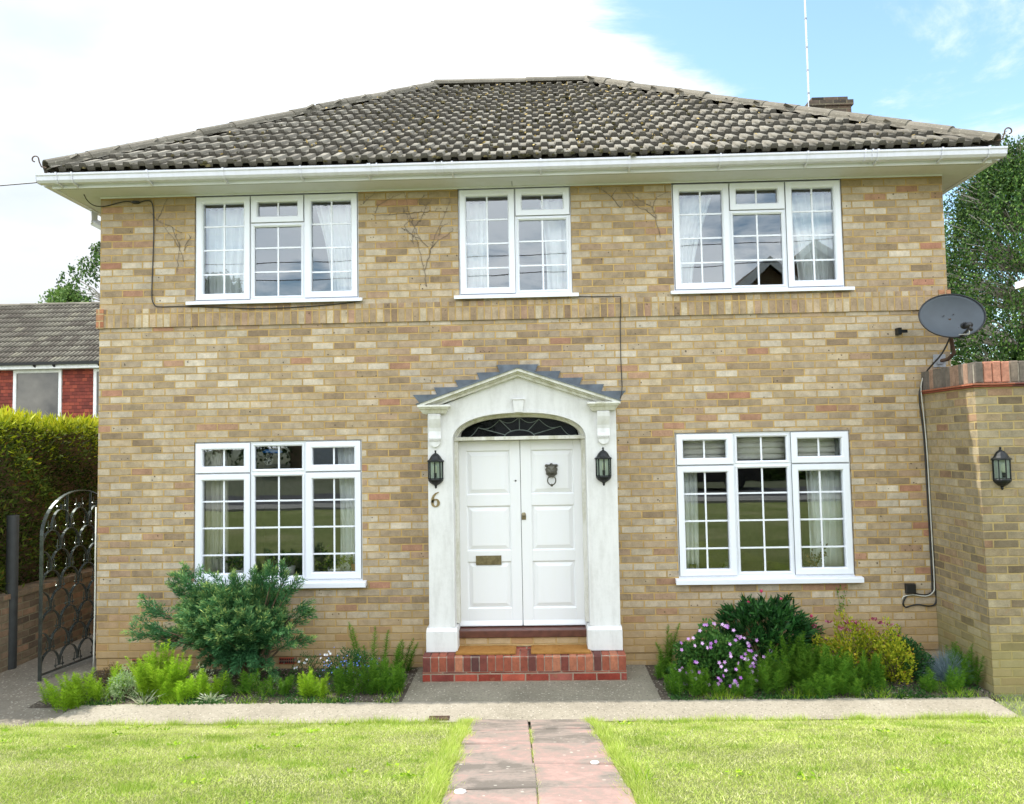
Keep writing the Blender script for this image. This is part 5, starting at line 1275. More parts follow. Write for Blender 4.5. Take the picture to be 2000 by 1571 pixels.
def neighbour_right():
    t = thing('distant_house', 'corner of a white-edged roof at the right edge beyond the satellite dish', 'house', (12, 6, 0))
    m = MB(); m.box(8.75, 16, -1.5, 4.6, -.5, 4.35); m.build('wall', 'brick_opposite', t)
    m = MB(); m.prism([(8.10, 4.63), (8.10, 4.71), (12, 6.6), (16, 4.7), (16, 4.62)], -1.9, 5.0, 'y'); m.build('roof', 'hip_tile', t)
    m = MB(); m.box(8.0, 8.10, -1.9, 5.02, 4.55, 4.66); m.build('gutter', 'white_trim', t)
neighbour_right()

# ------------------------------------------------------------------ trees
def limbs(m, base, top, r0, r1, n=7, wander=.15):
    a, b = Vector(base), Vector(top); P = []
    for i in range(n+1):
        f = i/n; p = a.lerp(b, f); s = math.sin(f*math.pi)*wander; P.append(p+Vector((random.uniform(-s, s), random.uniform(-s, s), 0)))
    m.tube(P, [r0+(r1-r0)*i/n for i in range(n+1)], 8); return P
def birch(loc, h, rad, nst, label, zlow, leafn=26, lmat='birch_leaf', ls=.075, name='birch_tree', cat_='tree', clipx=None, seed=1):
    random.seed(seed); t = thing(name, label, cat_, loc); x, y, z = loc; m = MB(); trunk = limbs(m, loc, (x+.3, y, z+h*.97), h*.018, .02, 9, .3); C = []; D = []
    for i in range(nst):
        f = random.random()**.8; zz_ = zlow+(z+h-zlow)*f; k = min(9, max(1, int((zz_-z)/h*9))); s = trunk[k]
        prof = math.sin(min(1, max(0, 1-f)*1.15+.06)*math.pi*.62); rr = rad*prof*random.uniform(.25, 1)**.6; a = random.uniform(0, 2*math.pi)
        e = Vector((x+rr*math.cos(a), y+rr*math.sin(a), zz_+random.uniform(0, .4)))
        if i % 3 == 0: m.tube([s, s.lerp(e, .5)+Vector((0, 0, .25*rad*.3)), e], [.035*h/10, .02*h/10, .008], 5)
        Ls = random.uniform(.6, 1.7)*rad/3; dx, dy = random.uniform(-.12, .12), random.uniform(-.12, .12)
        for j in range(leafn):
            q = random.random(); C.append((e.x+dx*q*Ls*3+random.gauss(0, .06), e.y+dy*q*3*Ls+random.gauss(0, .06), e.z-q*Ls+random.gauss(0, .04))); D.append((random.gauss(0, .5), random.gauss(0, .5), -1+random.gauss(0, .5)))
    m.build('trunk', 'bark_birch', t); C = np.array(C); D = np.array(D); fast_mesh('crown', *leaves(C, D, rng.uniform(.6, 1.3, len(C))*ls, rng.uniform(.5, .9, len(C))*ls), lmat, t); return t
birch((12.9, 13.0, .2), 9.7, 3.0, 1700, 'tall weeping birch close behind the right side of the house', 3.2, 40, ls=.075, seed=3)
birch((17.5, 16.0, .2), 9.6, 3.2, 800, 'second birch further right, mostly outside the picture', 3.0, 24, seed=5)
birch((13.5, 19, .2), 8.4, 3.6, 900, 'dark broad tree behind the weeping birch on the right', 1.5, 30, 'tree_leaf', .12, 'broadleaf_tree', seed=8)
birch((12.8, 11.6, .1), 4.6, 2.3, 800, 'dense dark bush under the birch beyond the garden wall', .8, 34, 'tree_leaf', .11, 'tall_bush', 'bush', seed=9)
birch((-21.4, 30, .5), 12.0, 2.2, 130, 'thin weeping birch above the neighbouring roof', 9.0, 26, 'birch_leaf', .14, seed=11)
birch((-22.7, 29, .5), 9.6, 1.9, 240, 'pale green bushy tree just above the neighbouring roof', 7.5, 30, 'tree_leaf_light', .15, 'broadleaf_tree', seed=12)

# ------------------------------------------------------------------ the other side of the road (seen mirrored in the windows)
def gable_house(x0, x1, y0, y1, ze, zr, label, wallm='brick_opposite', hip=0, garage=None):
    t = thing('opposite_house', label, 'house', ((x0+x1)/2, (y0+y1)/2, 1.0)); xm = (x0+x1)/2; zb = .5
    m = MB(); m.prism([(x0, zb), (x1, zb), (x1, ze), (xm, zr-.15), (x0, ze)] if not hip else [(x0, zb), (x1, zb), (x1, ze), (x0, ze)], y0, y1, 'y'); m.build('wall', wallm, t)
    if not hip:
        m = MB(); m2 = MB()
        for sx, xa in ((-1, x0-.35), (1, x1+.35)):
            zl = ze-(zr-ze)*(.35)/((x1-x0)/2)
            m.mesh([(xa, y0-.3, zl), (xa, y1+.35, zl), (xm, y1+.35, zr), (xm, y0-.3, zr), (xa, y0-.3, zl+.12), (xa, y1+.35, zl+.12), (xm, y1+.35, zr+.12), (xm, y0-.3, zr+.12)], [(0, 1, 2, 3), (4, 7, 6, 5), (0, 4, 5, 1), (1, 5, 6, 2), (0, 3, 7, 4)])
            m2.mesh([(xa, y1+.351, zl-.20), (xa, y1+.40, zl-.20), (xm, y1+.40, zr-.20), (xm, y1+.351, zr-.20), (xa, y1+.351, zl+.13), (xa, y1+.40, zl+.13), (xm, y1+.40, zr+.13), (xm, y1+.351, zr+.13)], [(0, 1, 2, 3), (4, 7, 6, 5), (1, 5, 6, 2), (0, 3, 7, 4)])
        m.build('roof', 'roof_tile_neighbour', t); m2.build('bargeboard', 'white_trim', t)
    else:
        m = MB(); A = [(x0-.4, y1+.4, ze), (x1+.4, y1+.4, ze), (x1+.4, y0-.4, ze), (x0-.4, y0-.4, ze)]; B = [(x0+hip, (y0+y1)/2, zr), (x1-hip, (y0+y1)/2, zr)]
        m.face([A[0], A[1], B[1], B[0]]); m.face([A[1], A[2], B[1]]); m.face([A[2], A[3], B[0], B[1]]); m.face([A[3], A[0], B[0]]); m.build('roof', 'roof_tile_neighbour', t, normals=False)
        m = MB(); m.box(x0-.42, x1+.42, y1+.4, y1+.5, ze-.15, ze+.05); m.build('gutter', 'white_trim', t)
    for fx in (.25, .75):
        for z in (1.9, 4.4):
            if z+1.2 > ze: continue
            xx = x0+(x1-x0)*fx; w = part_empty('window', t); m = MB(); m.box(xx-.8, xx+.8, y1, y1+.03, z, z+1.15); m.build('frame', 'white_trim', w); m = MB(); m.box(xx-.72, xx+.72, y1+.031, y1+.04, z+.08, z+1.07); m.build('pane', 'car_glass', w)
    if garage: m = MB(); m.box(garage[0], garage[1], y1+.041, y1+.09, zb, 3.0); m.build('garage_door', 'garage_white', t)
gable_house(7.0, 11.2, -30, -22, 7.2, 9.0, 'brick house with a white-edged gable across the road, mirrored in the upper right window')
gable_house(8.4, 15.2, -36, -24.5, 7.6, 10.3, 'larger gabled house behind the first one across the road')
gable_house(-10.2, -3.4, -31, -24, 7.2, 9.4, 'hip-roofed brick house across the road, mirrored in the upper left window', hip=2.6, garage=(-9.3, -6.2))
t = thing('roadside_hedge', 'clipped green hedge across the road', 'hedge', (7, -20, .8))
n = 30000; X = rng.uniform(1.5, 16, n); Z = rng.uniform(.7, 3.4, n); C = np.stack([X, -19.6+rng.normal(0, .12, n)+.1*np.sin(X*2), Z], 1); fast_mesh('foliage', *leaves(C, rng.normal(size=(n, 3))+[0, .8, .3], .16, .08), 'tree_leaf_light', t)
m = MB(); m.box(1.5, 16, -21, -19.75, .5, 3.35); m.build('hedge_core', 'bark_brown', t)
birch((-13, -24, 1.0), 8.5, 3.0, 500, 'leafy garden tree across the road on the left', 2.2, 26, 'tree_leaf', .16, 'broadleaf_tree', seed=21)
birch((-3.2, -21.2, 1.0), 3.6, 2.0, 300, 'rounded shrub across the road below the brick house', 1.0, 30, 'tree_leaf', .11, 'tall_bush', 'bush', seed=22)
def car():
    t = thing('parked_car', 'dark estate car parked at the far kerb, mirrored in the lower right window', 'car', (4.7, -16.8, .62)); z0 = .62
    side = [(-2.15, .30), (-2.2, .62), (-2.05, .86), (-1.3, .98), (-.75, 1.42), (.95, 1.46), (1.75, 1.02), (2.15, .92), (2.2, .55), (2.15, .30)]
    V = []
    for w in (-1, 1):
        for (a, h) in side: V.append((4.7+a, -16.8+w*(.86-.16*max(0, h-.9)/.5), z0+h))
    n = len(side); m = MB(); m.mesh(V, [tuple(range(n)), tuple(range(2*n-1, n-1, -1))]+[((i+1) % n, i, n+i, n+(i+1) % n) for i in range(n)]); m.build('body', 'car_dark', t)
    m = MB(); m.prism([(3.62, z0+1.0), (4.02, z0+1.36), (5.5, z0+1.39), (6.1, z0+1.02)], -16.05, -16.0, 'y'); m.build('side_window', 'car_glass', t)
    for dx in (-1.35, 1.35):
        m = MB(); m.s = True; m.lathe([(.20, -.02), (.31, -.02), (.31, .19), (.2, .19)], 20, (4.7+dx, -16.1, z0+.31), axis='y'); w = m.build('wheel', 'tyre', t); m = MB(); m.lathe([(.0, .16), (.19, .165), (.2, .15)], 14, (4.7+dx, -16.1, z0+.31), axis='y'); m.build('rim', 'wheel_metal', w)
car()
for i, z in enumerate((7.2, 7.65)):
    cable('street_wire', [(-30, -12.3, z+.2+i*.1), (-8, -12.4, z-.55), (10, -12.3, z-.35+i*.12), (34, -12.2, z+.3)], .012, 'cable_black', ('lower' if i == 0 else 'upper')+' of the two thin wires strung along the street', 'cable', group='street wires')

# ------------------------------------------------------------------ plants
def horsetail(cx_, cy, w, d, h, n, label, mat='horsetail', name='horsetail_clump', lean_=0., fat=1.0):
    t = thing(name, label, 'plant', (cx_, cy, float(gz(cy))), 'feathery green horsetail clumps in the flower beds')
    parts = []; st = MB()
    for i in range(n):
        a = random.uniform(0, 6.283); q = math.sqrt(random.random()); x = cx_+w*q*math.cos(a); y = min(cy+d*q*math.sin(a), -.03); z0 = float(gz(y)); H = h*random.uniform(.55, 1.08)*(1-.35*q*q)
        dx, dy = random.gauss(0, .12)+lean_+.22*q*math.cos(a), random.gauss(0, .12)+.10*q*math.sin(a)-.05
        k = int(H/.011); f = np.linspace(.1, 1, k); base = np.stack([x+dx*H*f**1.4, y+dy*H*f**1.4, z0+H*f*.96], 1); m_ = 7
        C = np.repeat(base, m_, 0); ang = rng.uniform(0, 2*np.pi, len(C)); up = rng.uniform(.25, .95, len(C)); D = np.stack([np.cos(ang), np.sin(ang), up], 1)
        ff = np.repeat(f, m_); L = (.068*fat*np.sin(np.clip(1.05-ff*.92, 0, 1)*np.pi*.55)+.008)*rng.uniform(.7, 1.2, len(C))*min(1, H/.3+.35)
        C[:, 1] = np.minimum(C[:, 1], -.012)
        V, F, r = blades(C, D, L, .0048, rng.random(len(C))*.55+.35*ff+random.uniform(-.12, .12)); V[:, 1] = np.minimum(V[:, 1], -.008); parts.append((V, F, r))
        st.tube([(x, y, z0), (x+dx*H*.4, min(y+dy*H*.4, -.012), z0+H*.5), (x+dx*H, min(y+dy*H, -.012), z0+H*.96)], [.0022, .0018, .0008], 4)
    fast_mesh('fronds', *cat(parts), mat, t); st.build('stem', mat, t); return t
horsetail(-4.20, -1.02, .22, .22, .34, 34, 'bright green feathery horsetail spilling over the left corner of the path', lean_=-.15)
horsetail(-4.02, -.78, .24, .2, .30, 26, 'light green horsetail behind the corner clump at the left end of the bed')
horsetail(-3.50, -.78, .20, .18, .50, 60, 'tall bright lime horsetail clump left of the juniper')
horsetail(-3.30, -.92, .22, .12, .27, 30, 'low lime horsetail in front of the tall clump left of the juniper')
horsetail(-3.02, -.82, .12, .10, .30, 12, 'small horsetail spikes at the left foot of the juniper')
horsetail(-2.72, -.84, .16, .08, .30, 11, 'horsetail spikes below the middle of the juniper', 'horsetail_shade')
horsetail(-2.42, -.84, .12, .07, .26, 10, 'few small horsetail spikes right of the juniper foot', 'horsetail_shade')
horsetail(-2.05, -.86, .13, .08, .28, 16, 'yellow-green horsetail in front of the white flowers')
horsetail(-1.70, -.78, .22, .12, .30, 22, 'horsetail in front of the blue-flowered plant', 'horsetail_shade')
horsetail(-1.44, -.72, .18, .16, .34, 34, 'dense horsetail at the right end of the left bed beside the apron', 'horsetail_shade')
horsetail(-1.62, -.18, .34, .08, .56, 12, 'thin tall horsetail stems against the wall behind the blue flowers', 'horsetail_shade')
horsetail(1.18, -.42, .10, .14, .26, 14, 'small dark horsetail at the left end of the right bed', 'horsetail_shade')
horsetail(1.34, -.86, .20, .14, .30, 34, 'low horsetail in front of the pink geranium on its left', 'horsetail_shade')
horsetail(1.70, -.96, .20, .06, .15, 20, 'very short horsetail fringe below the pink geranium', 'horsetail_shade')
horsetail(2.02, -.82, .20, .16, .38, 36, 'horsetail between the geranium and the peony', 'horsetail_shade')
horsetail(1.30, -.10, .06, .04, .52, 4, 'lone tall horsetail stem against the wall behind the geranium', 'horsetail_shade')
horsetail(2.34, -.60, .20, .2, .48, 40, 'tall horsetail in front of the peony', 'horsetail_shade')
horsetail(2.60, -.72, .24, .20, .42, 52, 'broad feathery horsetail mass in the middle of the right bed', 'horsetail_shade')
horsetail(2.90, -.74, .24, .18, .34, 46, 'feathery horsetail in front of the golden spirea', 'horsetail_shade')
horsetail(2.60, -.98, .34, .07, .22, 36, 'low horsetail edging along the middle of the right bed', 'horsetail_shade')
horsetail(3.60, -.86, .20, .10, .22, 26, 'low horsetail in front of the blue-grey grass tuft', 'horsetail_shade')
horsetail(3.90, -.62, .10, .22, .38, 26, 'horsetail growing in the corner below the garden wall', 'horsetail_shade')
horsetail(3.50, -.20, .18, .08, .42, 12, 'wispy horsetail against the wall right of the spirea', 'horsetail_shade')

def juniper():
    t = thing('juniper_shrub', 'spreading blue-green juniper bush below the lower left window', 'shrub', (-2.85, -.45, -.125))
    st = MB(); C = []; D = []; Ls = []; Rn = []; base = Vector((-2.80, -.42, -.12))
    def spray(p, d, L, tip):
        n = int(230*L/.3)
        for i in range(n):
            f = random.random(); s = random.choice((-1, 1)); q = p+d*L*f+Vector((0, 0, -.10*L*f*f)); side = d.cross(Vector((random.gauss(0, .5), random.gauss(0, .5), 1))).normalized()*s
            wv = .055*(1-f*.75); C.append(q+side*wv*random.random()+Vector((random.gauss(0, .006), random.gauss(0, .006), random.gauss(0, .008)))); D.append(d*1.0+side*.75+Vector((random.gauss(0, .25), random.gauss(0, .25), random.gauss(0, .25)))); Ls.append(random.uniform(.022, .05)); Rn.append(.10+.35*random.random()+tip*(.10+.55*f*f))
    targets = []
    # vase shape: a broad flat-topped crown on a narrow foot, long arms to left and right
    cx0 = -2.98
    for i in range(210):
        a = random.uniform(-math.pi, 0) if random.random() < .75 else random.uniform(0, math.pi); e = random.uniform(-.1, 1.2); R_ = random.uniform(.45, 1.0)
        x = .57*R_*math.cos(a)*math.cos(e*.75); y = .50*R_*math.sin(a)*math.cos(e*.8); z = .42+.45*math.sin(e)*random.uniform(.6, 1.05)
        targets.append(Vector((cx0+x, min(-.06, base.y+y), z)))
    for i in range(46):
        z = random.uniform(.08, .42); w = .10+.42*(z/.42)**1.3; targets.append(Vector((-2.80-.12*(z/.42)+random.uniform(-w, w), random.uniform(-.78, -.25), z)))
    narms = len(targets)
    for (x, z) in ((-3.97, .44), (-3.88, .69), (-3.84, .62), (-3.76, .52), (-3.62, .88), (-3.48, 1.07), (-3.40, 1.0), (-3.56, .98), (-3.02, .99), (-2.86, 1.0), (-2.70, 1.02), (-2.58, 1.04), (-2.45, 1.03), (-2.34, .99), (-2.26, .94), (-2.20, .66), (-2.13, .62), (-2.3, .50), (-2.13, .34), (-2.25, .32), (-3.62, .27), (-3.75, .34), (-3.3, .03), (-2.42, -.02), (-2.66, .0), (-3.0, .02), (-3.80, .40), (-2.50, .86), (-2.62, .84)): targets.append(Vector((-2.98+(x+2.98)*.93, random.uniform(-.72, -.40), z*.95)))
    for k, T in enumerate(targets):
        d0 = T-base; mid = base+d0*.5+Vector((0, 0, .10 if T.z > .3 else .22)); d = (T-mid).normalized(); 
        if T.z > .8: d = (d+Vector((0, 0, .1))).normalized()
        if k % 3 == 0 or k >= narms: st.tube([base+Vector((random.gauss(0, .03), random.gauss(0, .03), 0)), mid, T-d*.1], [.016, .009, .003], 5)
        tip = 1 if (T-base).length > .6 or k >= narms else .25; L = random.uniform(.20, .34)*(1.15 if k >= narms else 1)
        spray(T-d*L*.85, d, L, tip)
        for _ in range(3):
            dd = (d+Vector((random.gauss(0, .45), random.gauss(0, .35), random.gauss(0, .4)))).normalized(); spray(T-d*random.uniform(.05, .28), dd, random.uniform(.10, .20), tip*.8)
    C = np.array([tuple(c) for c in C]); D = np.array([tuple(c) for c in D]); V, F, r = leaves(C, D, np.array(Ls), np.array(Ls)*.21, np.array(Rn)); V[:, 1] = np.minimum(V[:, 1], -.02)
    keep = np.ones(len(F), bool); fast_mesh('foliage', V, F, r, 'juniper_leaf', t); st.build('branch', 'bark_brown', t)
juniper()
def mound(name, loc, rx, ry, h, n, mat, L, W, label, cat_='plant', flat_=.0, group=None, up=.5, dens=1, rag=.12):
    x, y, z = loc; t = thing(name, label, cat_, loc, group); u = rng.normal(size=(n, 3)); u = unit(u); u[:, 2] = np.abs(u[:, 2]); r = rng.random(n)**.25
    lump = 1+rag*np.sin(u[:, 0]*7+x)*np.sin(u[:, 1]*6)+rag*np.sin(u[:, 2]*9+u[:, 0]*5); C = np.stack([x+u[:, 0]*rx*r*lump, y+u[:, 1]*ry*r*lump, z+.02+u[:, 2]*h*r*lump], 1); C[:, 1] = np.minimum(C[:, 1], -.03)
    D = u*[1, 1, .6]+rng.normal(size=(n, 3))*.45+[0, 0, up]; V, F, rr = leaves(C, D, rng.uniform(.7, 1.2, n)*L, rng.uniform(.7, 1.2, n)*W, rng.random(n)*.6+.4*(r-.5)*2); V[:, 1] = np.minimum(V[:, 1], -.01)
    fast_mesh('foliage', V, F, rr, mat, t)
    st = MB()
    for k in range(12): a = random.uniform(0, 6.28); st.tube([(x+random.gauss(0, .02), min(-.02, y+random.gauss(0, .02)), z), (x+.6*rx*math.cos(a), min(-.02, y+.6*ry*math.sin(a)), z+h*.6)], .004, 4)
    st.build('stem', 'bark_brown', t); return t, C, u
def flowers(t, P, mat, r=.012, petals=5, name='flower', cluster=1):
    """each flower (or flower head of `cluster` florets) is a part of its own"""
    for i0 in range(0, len(P), cluster):
        m = MB()
        for p in P[i0:i0+cluster]:
            p = Vector(p); nrm = Vector((random.gauss(0, .5), -1, random.gauss(.6, .4))).normalized(); a = nrm.cross(Vector((1, 0, .1))).normalized(); b = nrm.cross(a); rv = random.random(); V = [p]
            for k in range(petals*2): q = 6.283*k/(petals*2); V.append(p+(a*math.cos(q)+b*math.sin(q))*r*(1.15 if k % 2 else .62)+nrm*.003)
            m.mesh(V, [(0, 1+k, 1+(k+1) % (petals*2)) for k in range(petals*2)], rv)
        m.build(name, mat, t, normals=False)
# geranium
t, C, u = mound('geranium', (1.62, -.56, -.125), .36, .30, .45, 6500, 'geranium_leaf', .034, .026, 'rounded cranesbill covered in small pink-mauve flowers', 'flowering plant', up=.2)
P = []
for _ in range(90):
    v = Vector((random.gauss(0, 1), -abs(random.gauss(0, 1)), abs(random.gauss(0, .8)))).normalized(); P.append((1.63+v.x*.41, -.56+v.y*.37, -.08+v.z*.50))
P += [(2.02+random.gauss(0, .06), -.66, .0+random.gauss(.1, .07)) for _ in range(9)]
flowers(t, P, 'petal_pink', .018)
# peony
def peony():
    t = thing('peony', 'big dark green leafy peony with a few red buds against the wall', 'flowering plant', (2.17, -.34, -.125)); C = []; D = []; st = MB(); b0 = Vector((2.17, -.34, -.12))
    for i in range(400):
        a = random.uniform(0, 6.283); e = random.uniform(-.15, 1.45); R_ = random.uniform(.6, 1)**.6; R_ *= 1+.13*math.sin(3*a+1)+.10*math.sin(5*e+2*a); T = Vector((b0.x+.42*R_*math.cos(a)*math.cos(e*.85), min(-.07, b0.y+.28*R_*math.sin(a)*math.cos(e*.85)), .13+.41*R_*math.sin(e)))
        d = (T-b0); d.z *= .6; d.normalize()
        if i % 6 == 0: st.tube([b0, b0.lerp(T, .6)+Vector((0, 0, .04)), T], [.006, .004, .002], 4)
        for k in range(9): C.append(tuple(T+Vector((random.gauss(0, .012), random.gauss(0, .01), random.gauss(0, .012))))); q = d+Vector((random.gauss(0, .65), random.gauss(0, .65), random.gauss(.1, .45))); D.append(tuple(q))
    C = np.array(C); C[:, 1] = np.minimum(C[:, 1], -.05); V, F, r = leaves(C, np.array(D), rng.uniform(.06, .125, len(C)), rng.uniform(.015, .024, len(C))); V[:, 1] = np.minimum(V[:, 1], -.02); fast_mesh('foliage', V, F, r, 'peony_leaf', t)
    buds = ((2.155, -.35, .655), (2.02, -.38, .555), (2.345, -.34, .575), (2.62, -.36, .415)); 
    for bd in buds: st.tube([b0, (bd[0]*.6+b0.x*.4, -.35, .3), bd], [.004, .003, .002], 4)
    st.build('stem', 'peony_leaf', t); m = MB(); m.s = True
    for (a, b, c) in buds: m.lathe([(.001, -.016), (.012, -.010), (.016, .0), (.012, .012), (.001, .017)], 8, (a, b, c+.01))
    m.build('bud', 'petal_red', t)
peony()
# spirea
t, C, u = mound('golden_spirea', (3.02, -.36, -.125), .43, .28, .44, 4600, 'spirea_leaf', .036, .018, 'golden yellow spirea with dull red flower heads', 'shrub', up=.3, rag=.2)
P = [(2.98+.46*random.uniform(-1, 1), -.40+random.gauss(0, .08), .36+random.gauss(0, .035)) for _ in range(20)]; P2 = []
for p in P:
    dz = -.28*abs(p[0]-2.98)**1.4
    for k in range(14): P2.append((p[0]+random.gauss(0, .016), p[1]+random.gauss(0, .012), p[2]+dz+random.gauss(0, .006)))
flowers(t, P2, 'petal_mauve', .009, 4, 'flower_head', 14)
mound('golden_spirea', (3.26, -.64, -.125), .15, .13, .42, 1900, 'spirea_leaf', .032, .016, 'yellow trailing spirea sprig hanging down in front of the dark bush', 'shrub', rag=.3)
mound('small_dark_bush', (3.42, -.48, -.125), .25, .2, .34, 2600, 'small_leaf_dark', .035, .018, 'small dark green bush right of the golden spirea')
# blue fescue tuft
def tuft(x, y, r, h, n, mat, label, name='fescue_tuft', w=.004):
    t = thing(name, label, 'ornamental grass', (x, y, float(gz(y)))); a = rng.uniform(0, 2*np.pi, n); e = rng.uniform(.25, 1.5, n); q = rng.random(n)*.04; C = np.stack([x+q*np.cos(a), y+q*np.sin(a), np.full(n, float(gz(y)))], 1); D = np.stack([np.cos(a)*np.cos(e), np.sin(a)*np.cos(e), np.sin(e)], 1)
    L = rng.uniform(.6, 1.1, n)*np.hypot(r*np.cos(e), h*np.sin(e)); mid = C+D*(L*.6)[:, None]; D2 = D*[1, 1, .55]; V1 = blades(C, D, L*.75, w); V2 = blades(mid, D2, L*.45, w*.7); fast_mesh('blades', *cat([V1, V2]), mat, t); return t
tuft(3.76, -.60, .22, .30, 1500, 'fescue_blue', 'blue-grey ornamental grass tuft near the garden wall')
# left bed small plants
t, C, u = mound('blue_flowered_plant', (-1.83, -.40, -.125), .30, .20, .26, 3000, 'small_leaf_dark', .02, .009, 'low dark plant dotted with small blue flowers', 'flowering plant')
flowers(t, [(-1.83+.32*random.gauss(0, .5), -.52+random.gauss(0, .05), .04+random.gauss(0, .05)) for _ in range(75)], 'petal_blue', .007)
t, C, u = mound('white_flowered_plant', (-2.26, -.42, -.125), .14, .14, .24, 520, 'small_leaf_dark', .03, .008, 'thin leggy plant with small white flowers beside the blue-flowered one', 'flowering plant')
flowers(t, [(-2.34+.02*i+.12*(i > 6)+random.gauss(0, .015), -.5, .02+.013*i+random.gauss(0, .02)) for i in range(13)], 'petal_white', .013)
mound('silver_green_cushion', (-3.80, -.84, -.130), .17, .15, .20, 1900, 'silver_leaf', .022, .010, 'pale grey-green cushion plant between the two lime clumps', rag=.2)
mound('dark_heather', (-4.10, -.52, -.125), .17, .12, .17, 1500, 'heath_leaf', .022, .006, 'dark brown heathery plant at the left corner of the house')
mound('dark_heather', (-3.84, -.40, -.125), .17, .14, .20, 1400, 'heath_leaf', .022, .006, 'brownish twiggy plant just right of the heathery one')
tuft(-2.98, -.96, .14, .06, 60, 'variegated_leaf', 'low variegated striped leaves at the path edge below the juniper', 'variegated_plant', .018)
tuft(-3.55, -1.02, .30, .05, 50, 'variegated_leaf', 'flattened pale yellowing leaves at the path edge left of the juniper', 'variegated_plant', .008)
mound('dry_weed', (-3.16, -.72, -.125), .12, .1, .22, 320, 'variegated_leaf', .02, .008, 'pale dry weed between the lime clump and the juniper')
m = MB(); m.mesh([(-3.86, -.80, -.13), (-3.79, -.81, -.13), (-3.79, -.76, -.13), (-3.86, -.75, -.13), (-3.855, -.79, -.07), (-3.795, -.80, -.06), (-3.79, -.765, -.065), (-3.855, -.76, -.075)], [(0, 3, 2, 1), (4, 5, 6, 7), (0, 1, 5, 4), (1, 2, 6, 5), (2, 3, 7, 6), (3, 0, 4, 7)])
m.v = [(a-.03, b-.02, c) for a, b, c in m.v]; tag(m.build('stone_stub', 'slate_stub'), 'small square grey stone stub in the left bed', 'stone')
def bed_weeds():
    parts = []
    for (x0, x1, n) in ((-4.25, -1.30, 9000), (1.14, 3.92, 9000)):
        X = rng.uniform(x0, x1, n); Y = -1.08+1.0*rng.random(n)**1.6; kp = (np.sin(X*6+Y*5)+.7*np.sin(X*15-Y*9)+rng.normal(0, .5, n)) > -.1; X, Y = X[kp], Y[kp]; n = len(X)
        D = rng.normal(size=(n, 3))*[.7, .6, .3]+[0, 0, .6]; parts.append(leaves(np.stack([X, Y, gz(Y)+.006], 1), D, rng.uniform(.012, .05, n), rng.uniform(.005, .014, n), rng.random(n)*(.5+.5*rng.random(n))))
    o = fast_mesh('bed_weeds', *cat(parts), 'geranium_leaf'); tag(o, 'low tangled weeds covering the soil of the flower beds', 'weeds', kind='stuff')
    parts = []
    for (x0, x1, n) in ((-4.1, -1.25, 1500), (1.2, 3.8, 1800)):
        X = rng.uniform(x0, x1, n); Y = -1.08+.5*rng.random(n)**2; D = rng.normal(size=(n, 3))*[.5, .4, .2]+[0, -.2, .8]; parts.append(blades(np.stack([X, Y, gz(Y)], 1), D, rng.uniform(.04, .13, n)*(.6+.4*np.sin(X*9)), .004))
    o = fast_mesh('bed_grass', *cat(parts), 'horsetail'); tag(o, 'thin wild grass along the front edge of the flower beds', 'grass', kind='stuff')
bed_weeds()
# climber seedling on the wall above the right bed
n = 60; C = np.stack([3.02+rng.normal(0, .03, n)+.05*np.sin(np.linspace(0, 3, n)), np.full(n, -.02), np.linspace(.40, .64, n)], 1); tt = thing('climbing_weed', 'faint climbing weed on the brick above the spirea', 'plant', (3.02, -.02, .4)); V, F, r = leaves(C, rng.normal(size=(n, 3))*[1, .2, 1], .022, .012); V[:, 1] = np.minimum(V[:, 1], -.004); fast_mesh('foliage', V, F, r, 'horsetail_shade', tt)
m = MB(); m.tube([(3.05, -.012, .3), (3.02, -.012, .5), (3.0, -.012, .62)], .002, 4); m.build('stem', 'horsetail_shade', tt)

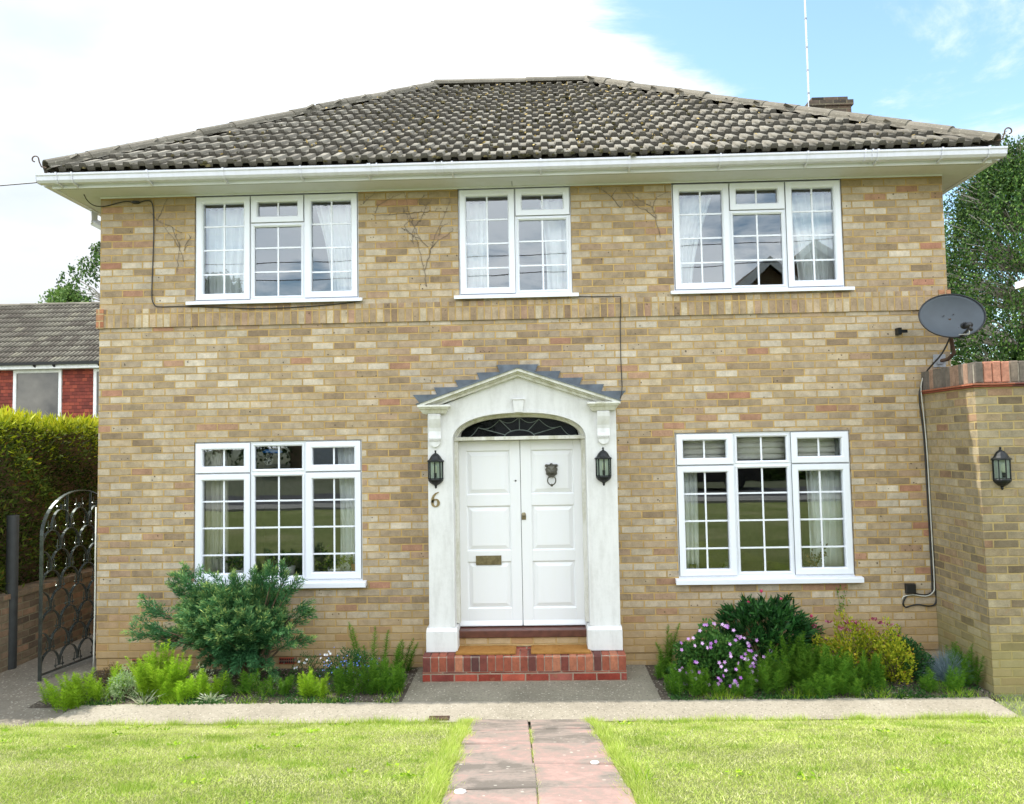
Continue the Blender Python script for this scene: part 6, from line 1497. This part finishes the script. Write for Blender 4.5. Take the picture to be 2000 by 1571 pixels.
# ------------------------------------------------------------------ lawn grass (stuff)
def grass():
    parts = []
    def region(n, xf, y0, y1, lmin, lmax, w, power=1.0):
        Y = y0+(y1-y0)*rng.random(n)**power; dist = Y+8.06; half = dist*.70+.4; X = rng.uniform(-1, 1, n)*half; keep = xf(X, Y); X, Y = X[keep], Y[keep]; n = len(X); Z = gz(Y)
        patch = np.sin(X*2.1+Y*1.3)*np.sin(Y*3.1-X*.7)+.6*np.sin(X*6.3+1)*np.sin(Y*7.7)+.5*np.sin(X*15+Y*4)*np.sin(Y*17-X*3)
        L = rng.uniform(lmin, lmax, n)*(1+.18*patch); D = rng.normal(size=(n, 3))*[.75, .75, .25]+[.15*np.sin(3).item(), 0, .75]
        r = np.clip(rng.normal(.50, .20, n)-.11*patch, 0, 1); st = rng.random(n) < .10+.05*np.clip(patch, 0, 2); r[st] = rng.uniform(.85, 1, st.sum()); D[st, 2] *= .25; L[st] *= 1.3
        return blades(np.stack([X, Y, Z], 1), D, L, w, r)
    side = lambda X, Y: ((X < -.585+.027*(-1.5-Y)+.03*np.sin(Y*9)) | (X > .395+.027*(-1.5-Y)+.03*np.sin(Y*8+2))) & (Y < -1.56+.02*np.sin(X*5)+.015*np.sin(X*17))
    parts.append(region(400000, side, -4.75, -1.53, .013, .031, .0034))
    # longer unmown fringe beside the slabs and along the path
    n = 16000; Y = rng.uniform(-4.75, -1.50, n); s = rng.random(n) < .5; X = np.where(s, -.575+rng.normal(0, .035, n)-.03, .385+rng.normal(0, .035, n)+.03)+np.where(s, -1, 1)*.02*np.sin(Y*8)+.027*(-1.5-Y); D = rng.normal(size=(n, 3))*[.5, .5, .2]+np.stack([np.where(s, .35, -.35), np.zeros(n), np.full(n, .7)], 1)
    parts.append(blades(np.stack([X, Y, gz(Y)], 1), D, rng.uniform(.025, .075, n), .004, np.clip(rng.normal(.42, .2, n), 0, 1)))
    n = 14000; X = rng.uniform(-6, 6, n); cl = .5+.5*np.sin(X*3.3)*np.sin(X*7.1+1); keep = (rng.random(n) < .25+.75*cl) & ((X < -.5) | (X > .36)); X = X[keep]; cl = cl[keep]; n = len(X); Y = -1.555+rng.normal(0, .018, n); D = rng.normal(size=(n, 3))*[.5, .35, .2]+[0, .15, .8]
    parts.append(blades(np.stack([X, Y, gz(Y)], 1), D, rng.uniform(.02, .05, n)*(1+.9*cl), .0035, np.clip(rng.normal(.42, .2, n), 0, 1)))
    # ragged tufts leaning over the path edge
    tx = rng.uniform(-4.2, 3.8, 46); tx = tx[(tx < -.55) | (tx > .40)]; k = rng.integers(0, len(tx), 5200); sz = rng.uniform(.4, 1.3, len(tx)); n = 5200
    X = tx[k]+rng.normal(0, .045, n)*sz[k]; Y = -1.57+rng.normal(0, .022, n); D = rng.normal(size=(n, 3))*[.45, .4, .2]+[0, .15, .9]; parts.append(blades(np.stack([X, Y, gz(Y)], 1), D, rng.uniform(.03, .085, n)*sz[k], .0038, np.clip(rng.normal(.30, .2, n), 0, 1)))
    # darker clumps and clover in the sward
    cx_ = rng.uniform([-5, -4.6], [5, -1.65], (150, 2)); k = rng.integers(0, 150, 26000); n = 26000; X = cx_[k, 0]+rng.normal(0, .06, n); Y = cx_[k, 1]+rng.normal(0, .045, n); kp = side(X, Y); X, Y = X[kp], Y[kp]; n = len(X)
    D = rng.normal(size=(n, 3))*[.6, .6, .2]+[0, 0, .8]; parts.append(blades(np.stack([X, Y, gz(Y)], 1), D, rng.uniform(.02, .05, n), .004, np.clip(rng.normal(.12, .1, n), 0, 1)))
    # grass in the seam between slabs
    n = 1300; Y = rng.choice([-3.25, -3.72, -4.05, -4.3, -4.5, -2.4, -2.75], n)+rng.normal(0, .07, n); X = -.095+.027*(-1.5-Y)+rng.normal(0, .006, n); D = rng.normal(size=(n, 3))*[.6, .6, .2]+[0, 0, .6]; parts.append(blades(np.stack([X, Y, gz(Y)+.005], 1), D, rng.uniform(.012, .035, n), .003))
    # grass at the foot of the garden wall, far right
    n = 3000; X = rng.uniform(3.86, 6.5, n); Y = rng.uniform(-1.6, -1.0, n); D = rng.normal(size=(n, 3))*[.5, .5, .2]+[0, 0, .8]; parts.append(blades(np.stack([X, Y, gz(Y)], 1), D, rng.uniform(.03, .08, n), .004, np.clip(rng.normal(.35, .2, n), 0, 1)))
    o = fast_mesh('lawn_grass', *cat(parts), 'grass_blade'); tag(o, 'short mown grass with pale clippings', 'grass', kind='stuff')
    # broad-leaved weeds here and there
    n = 700; c = rng.uniform([-4.5, -4.4], [4.5, -1.7], (45, 2)); k = rng.integers(0, 45, n); X = c[k, 0]+rng.normal(0, .035, n); Y = c[k, 1]+rng.normal(0, .03, n); keep = (X < -.60) | (X > .48); X, Y = X[keep], Y[keep]; n = len(X)
    o = fast_mesh('lawn_weeds', *leaves(np.stack([X, Y, gz(Y)+.015], 1), rng.normal(size=(n, 3))*[1, 1, .2]+[0, 0, .3], rng.uniform(.02, .04, n), .014), 'horsetail'); tag(o, 'small broad-leaved weeds in the lawn', 'weeds', kind='stuff')
grass()
tuft(.52, -3.92, .07, .10, 60, 'horsetail', 'taller weed clump at the right edge of the slab path', 'edge_weed', .006)
print('objects', len(bpy.data.objects))
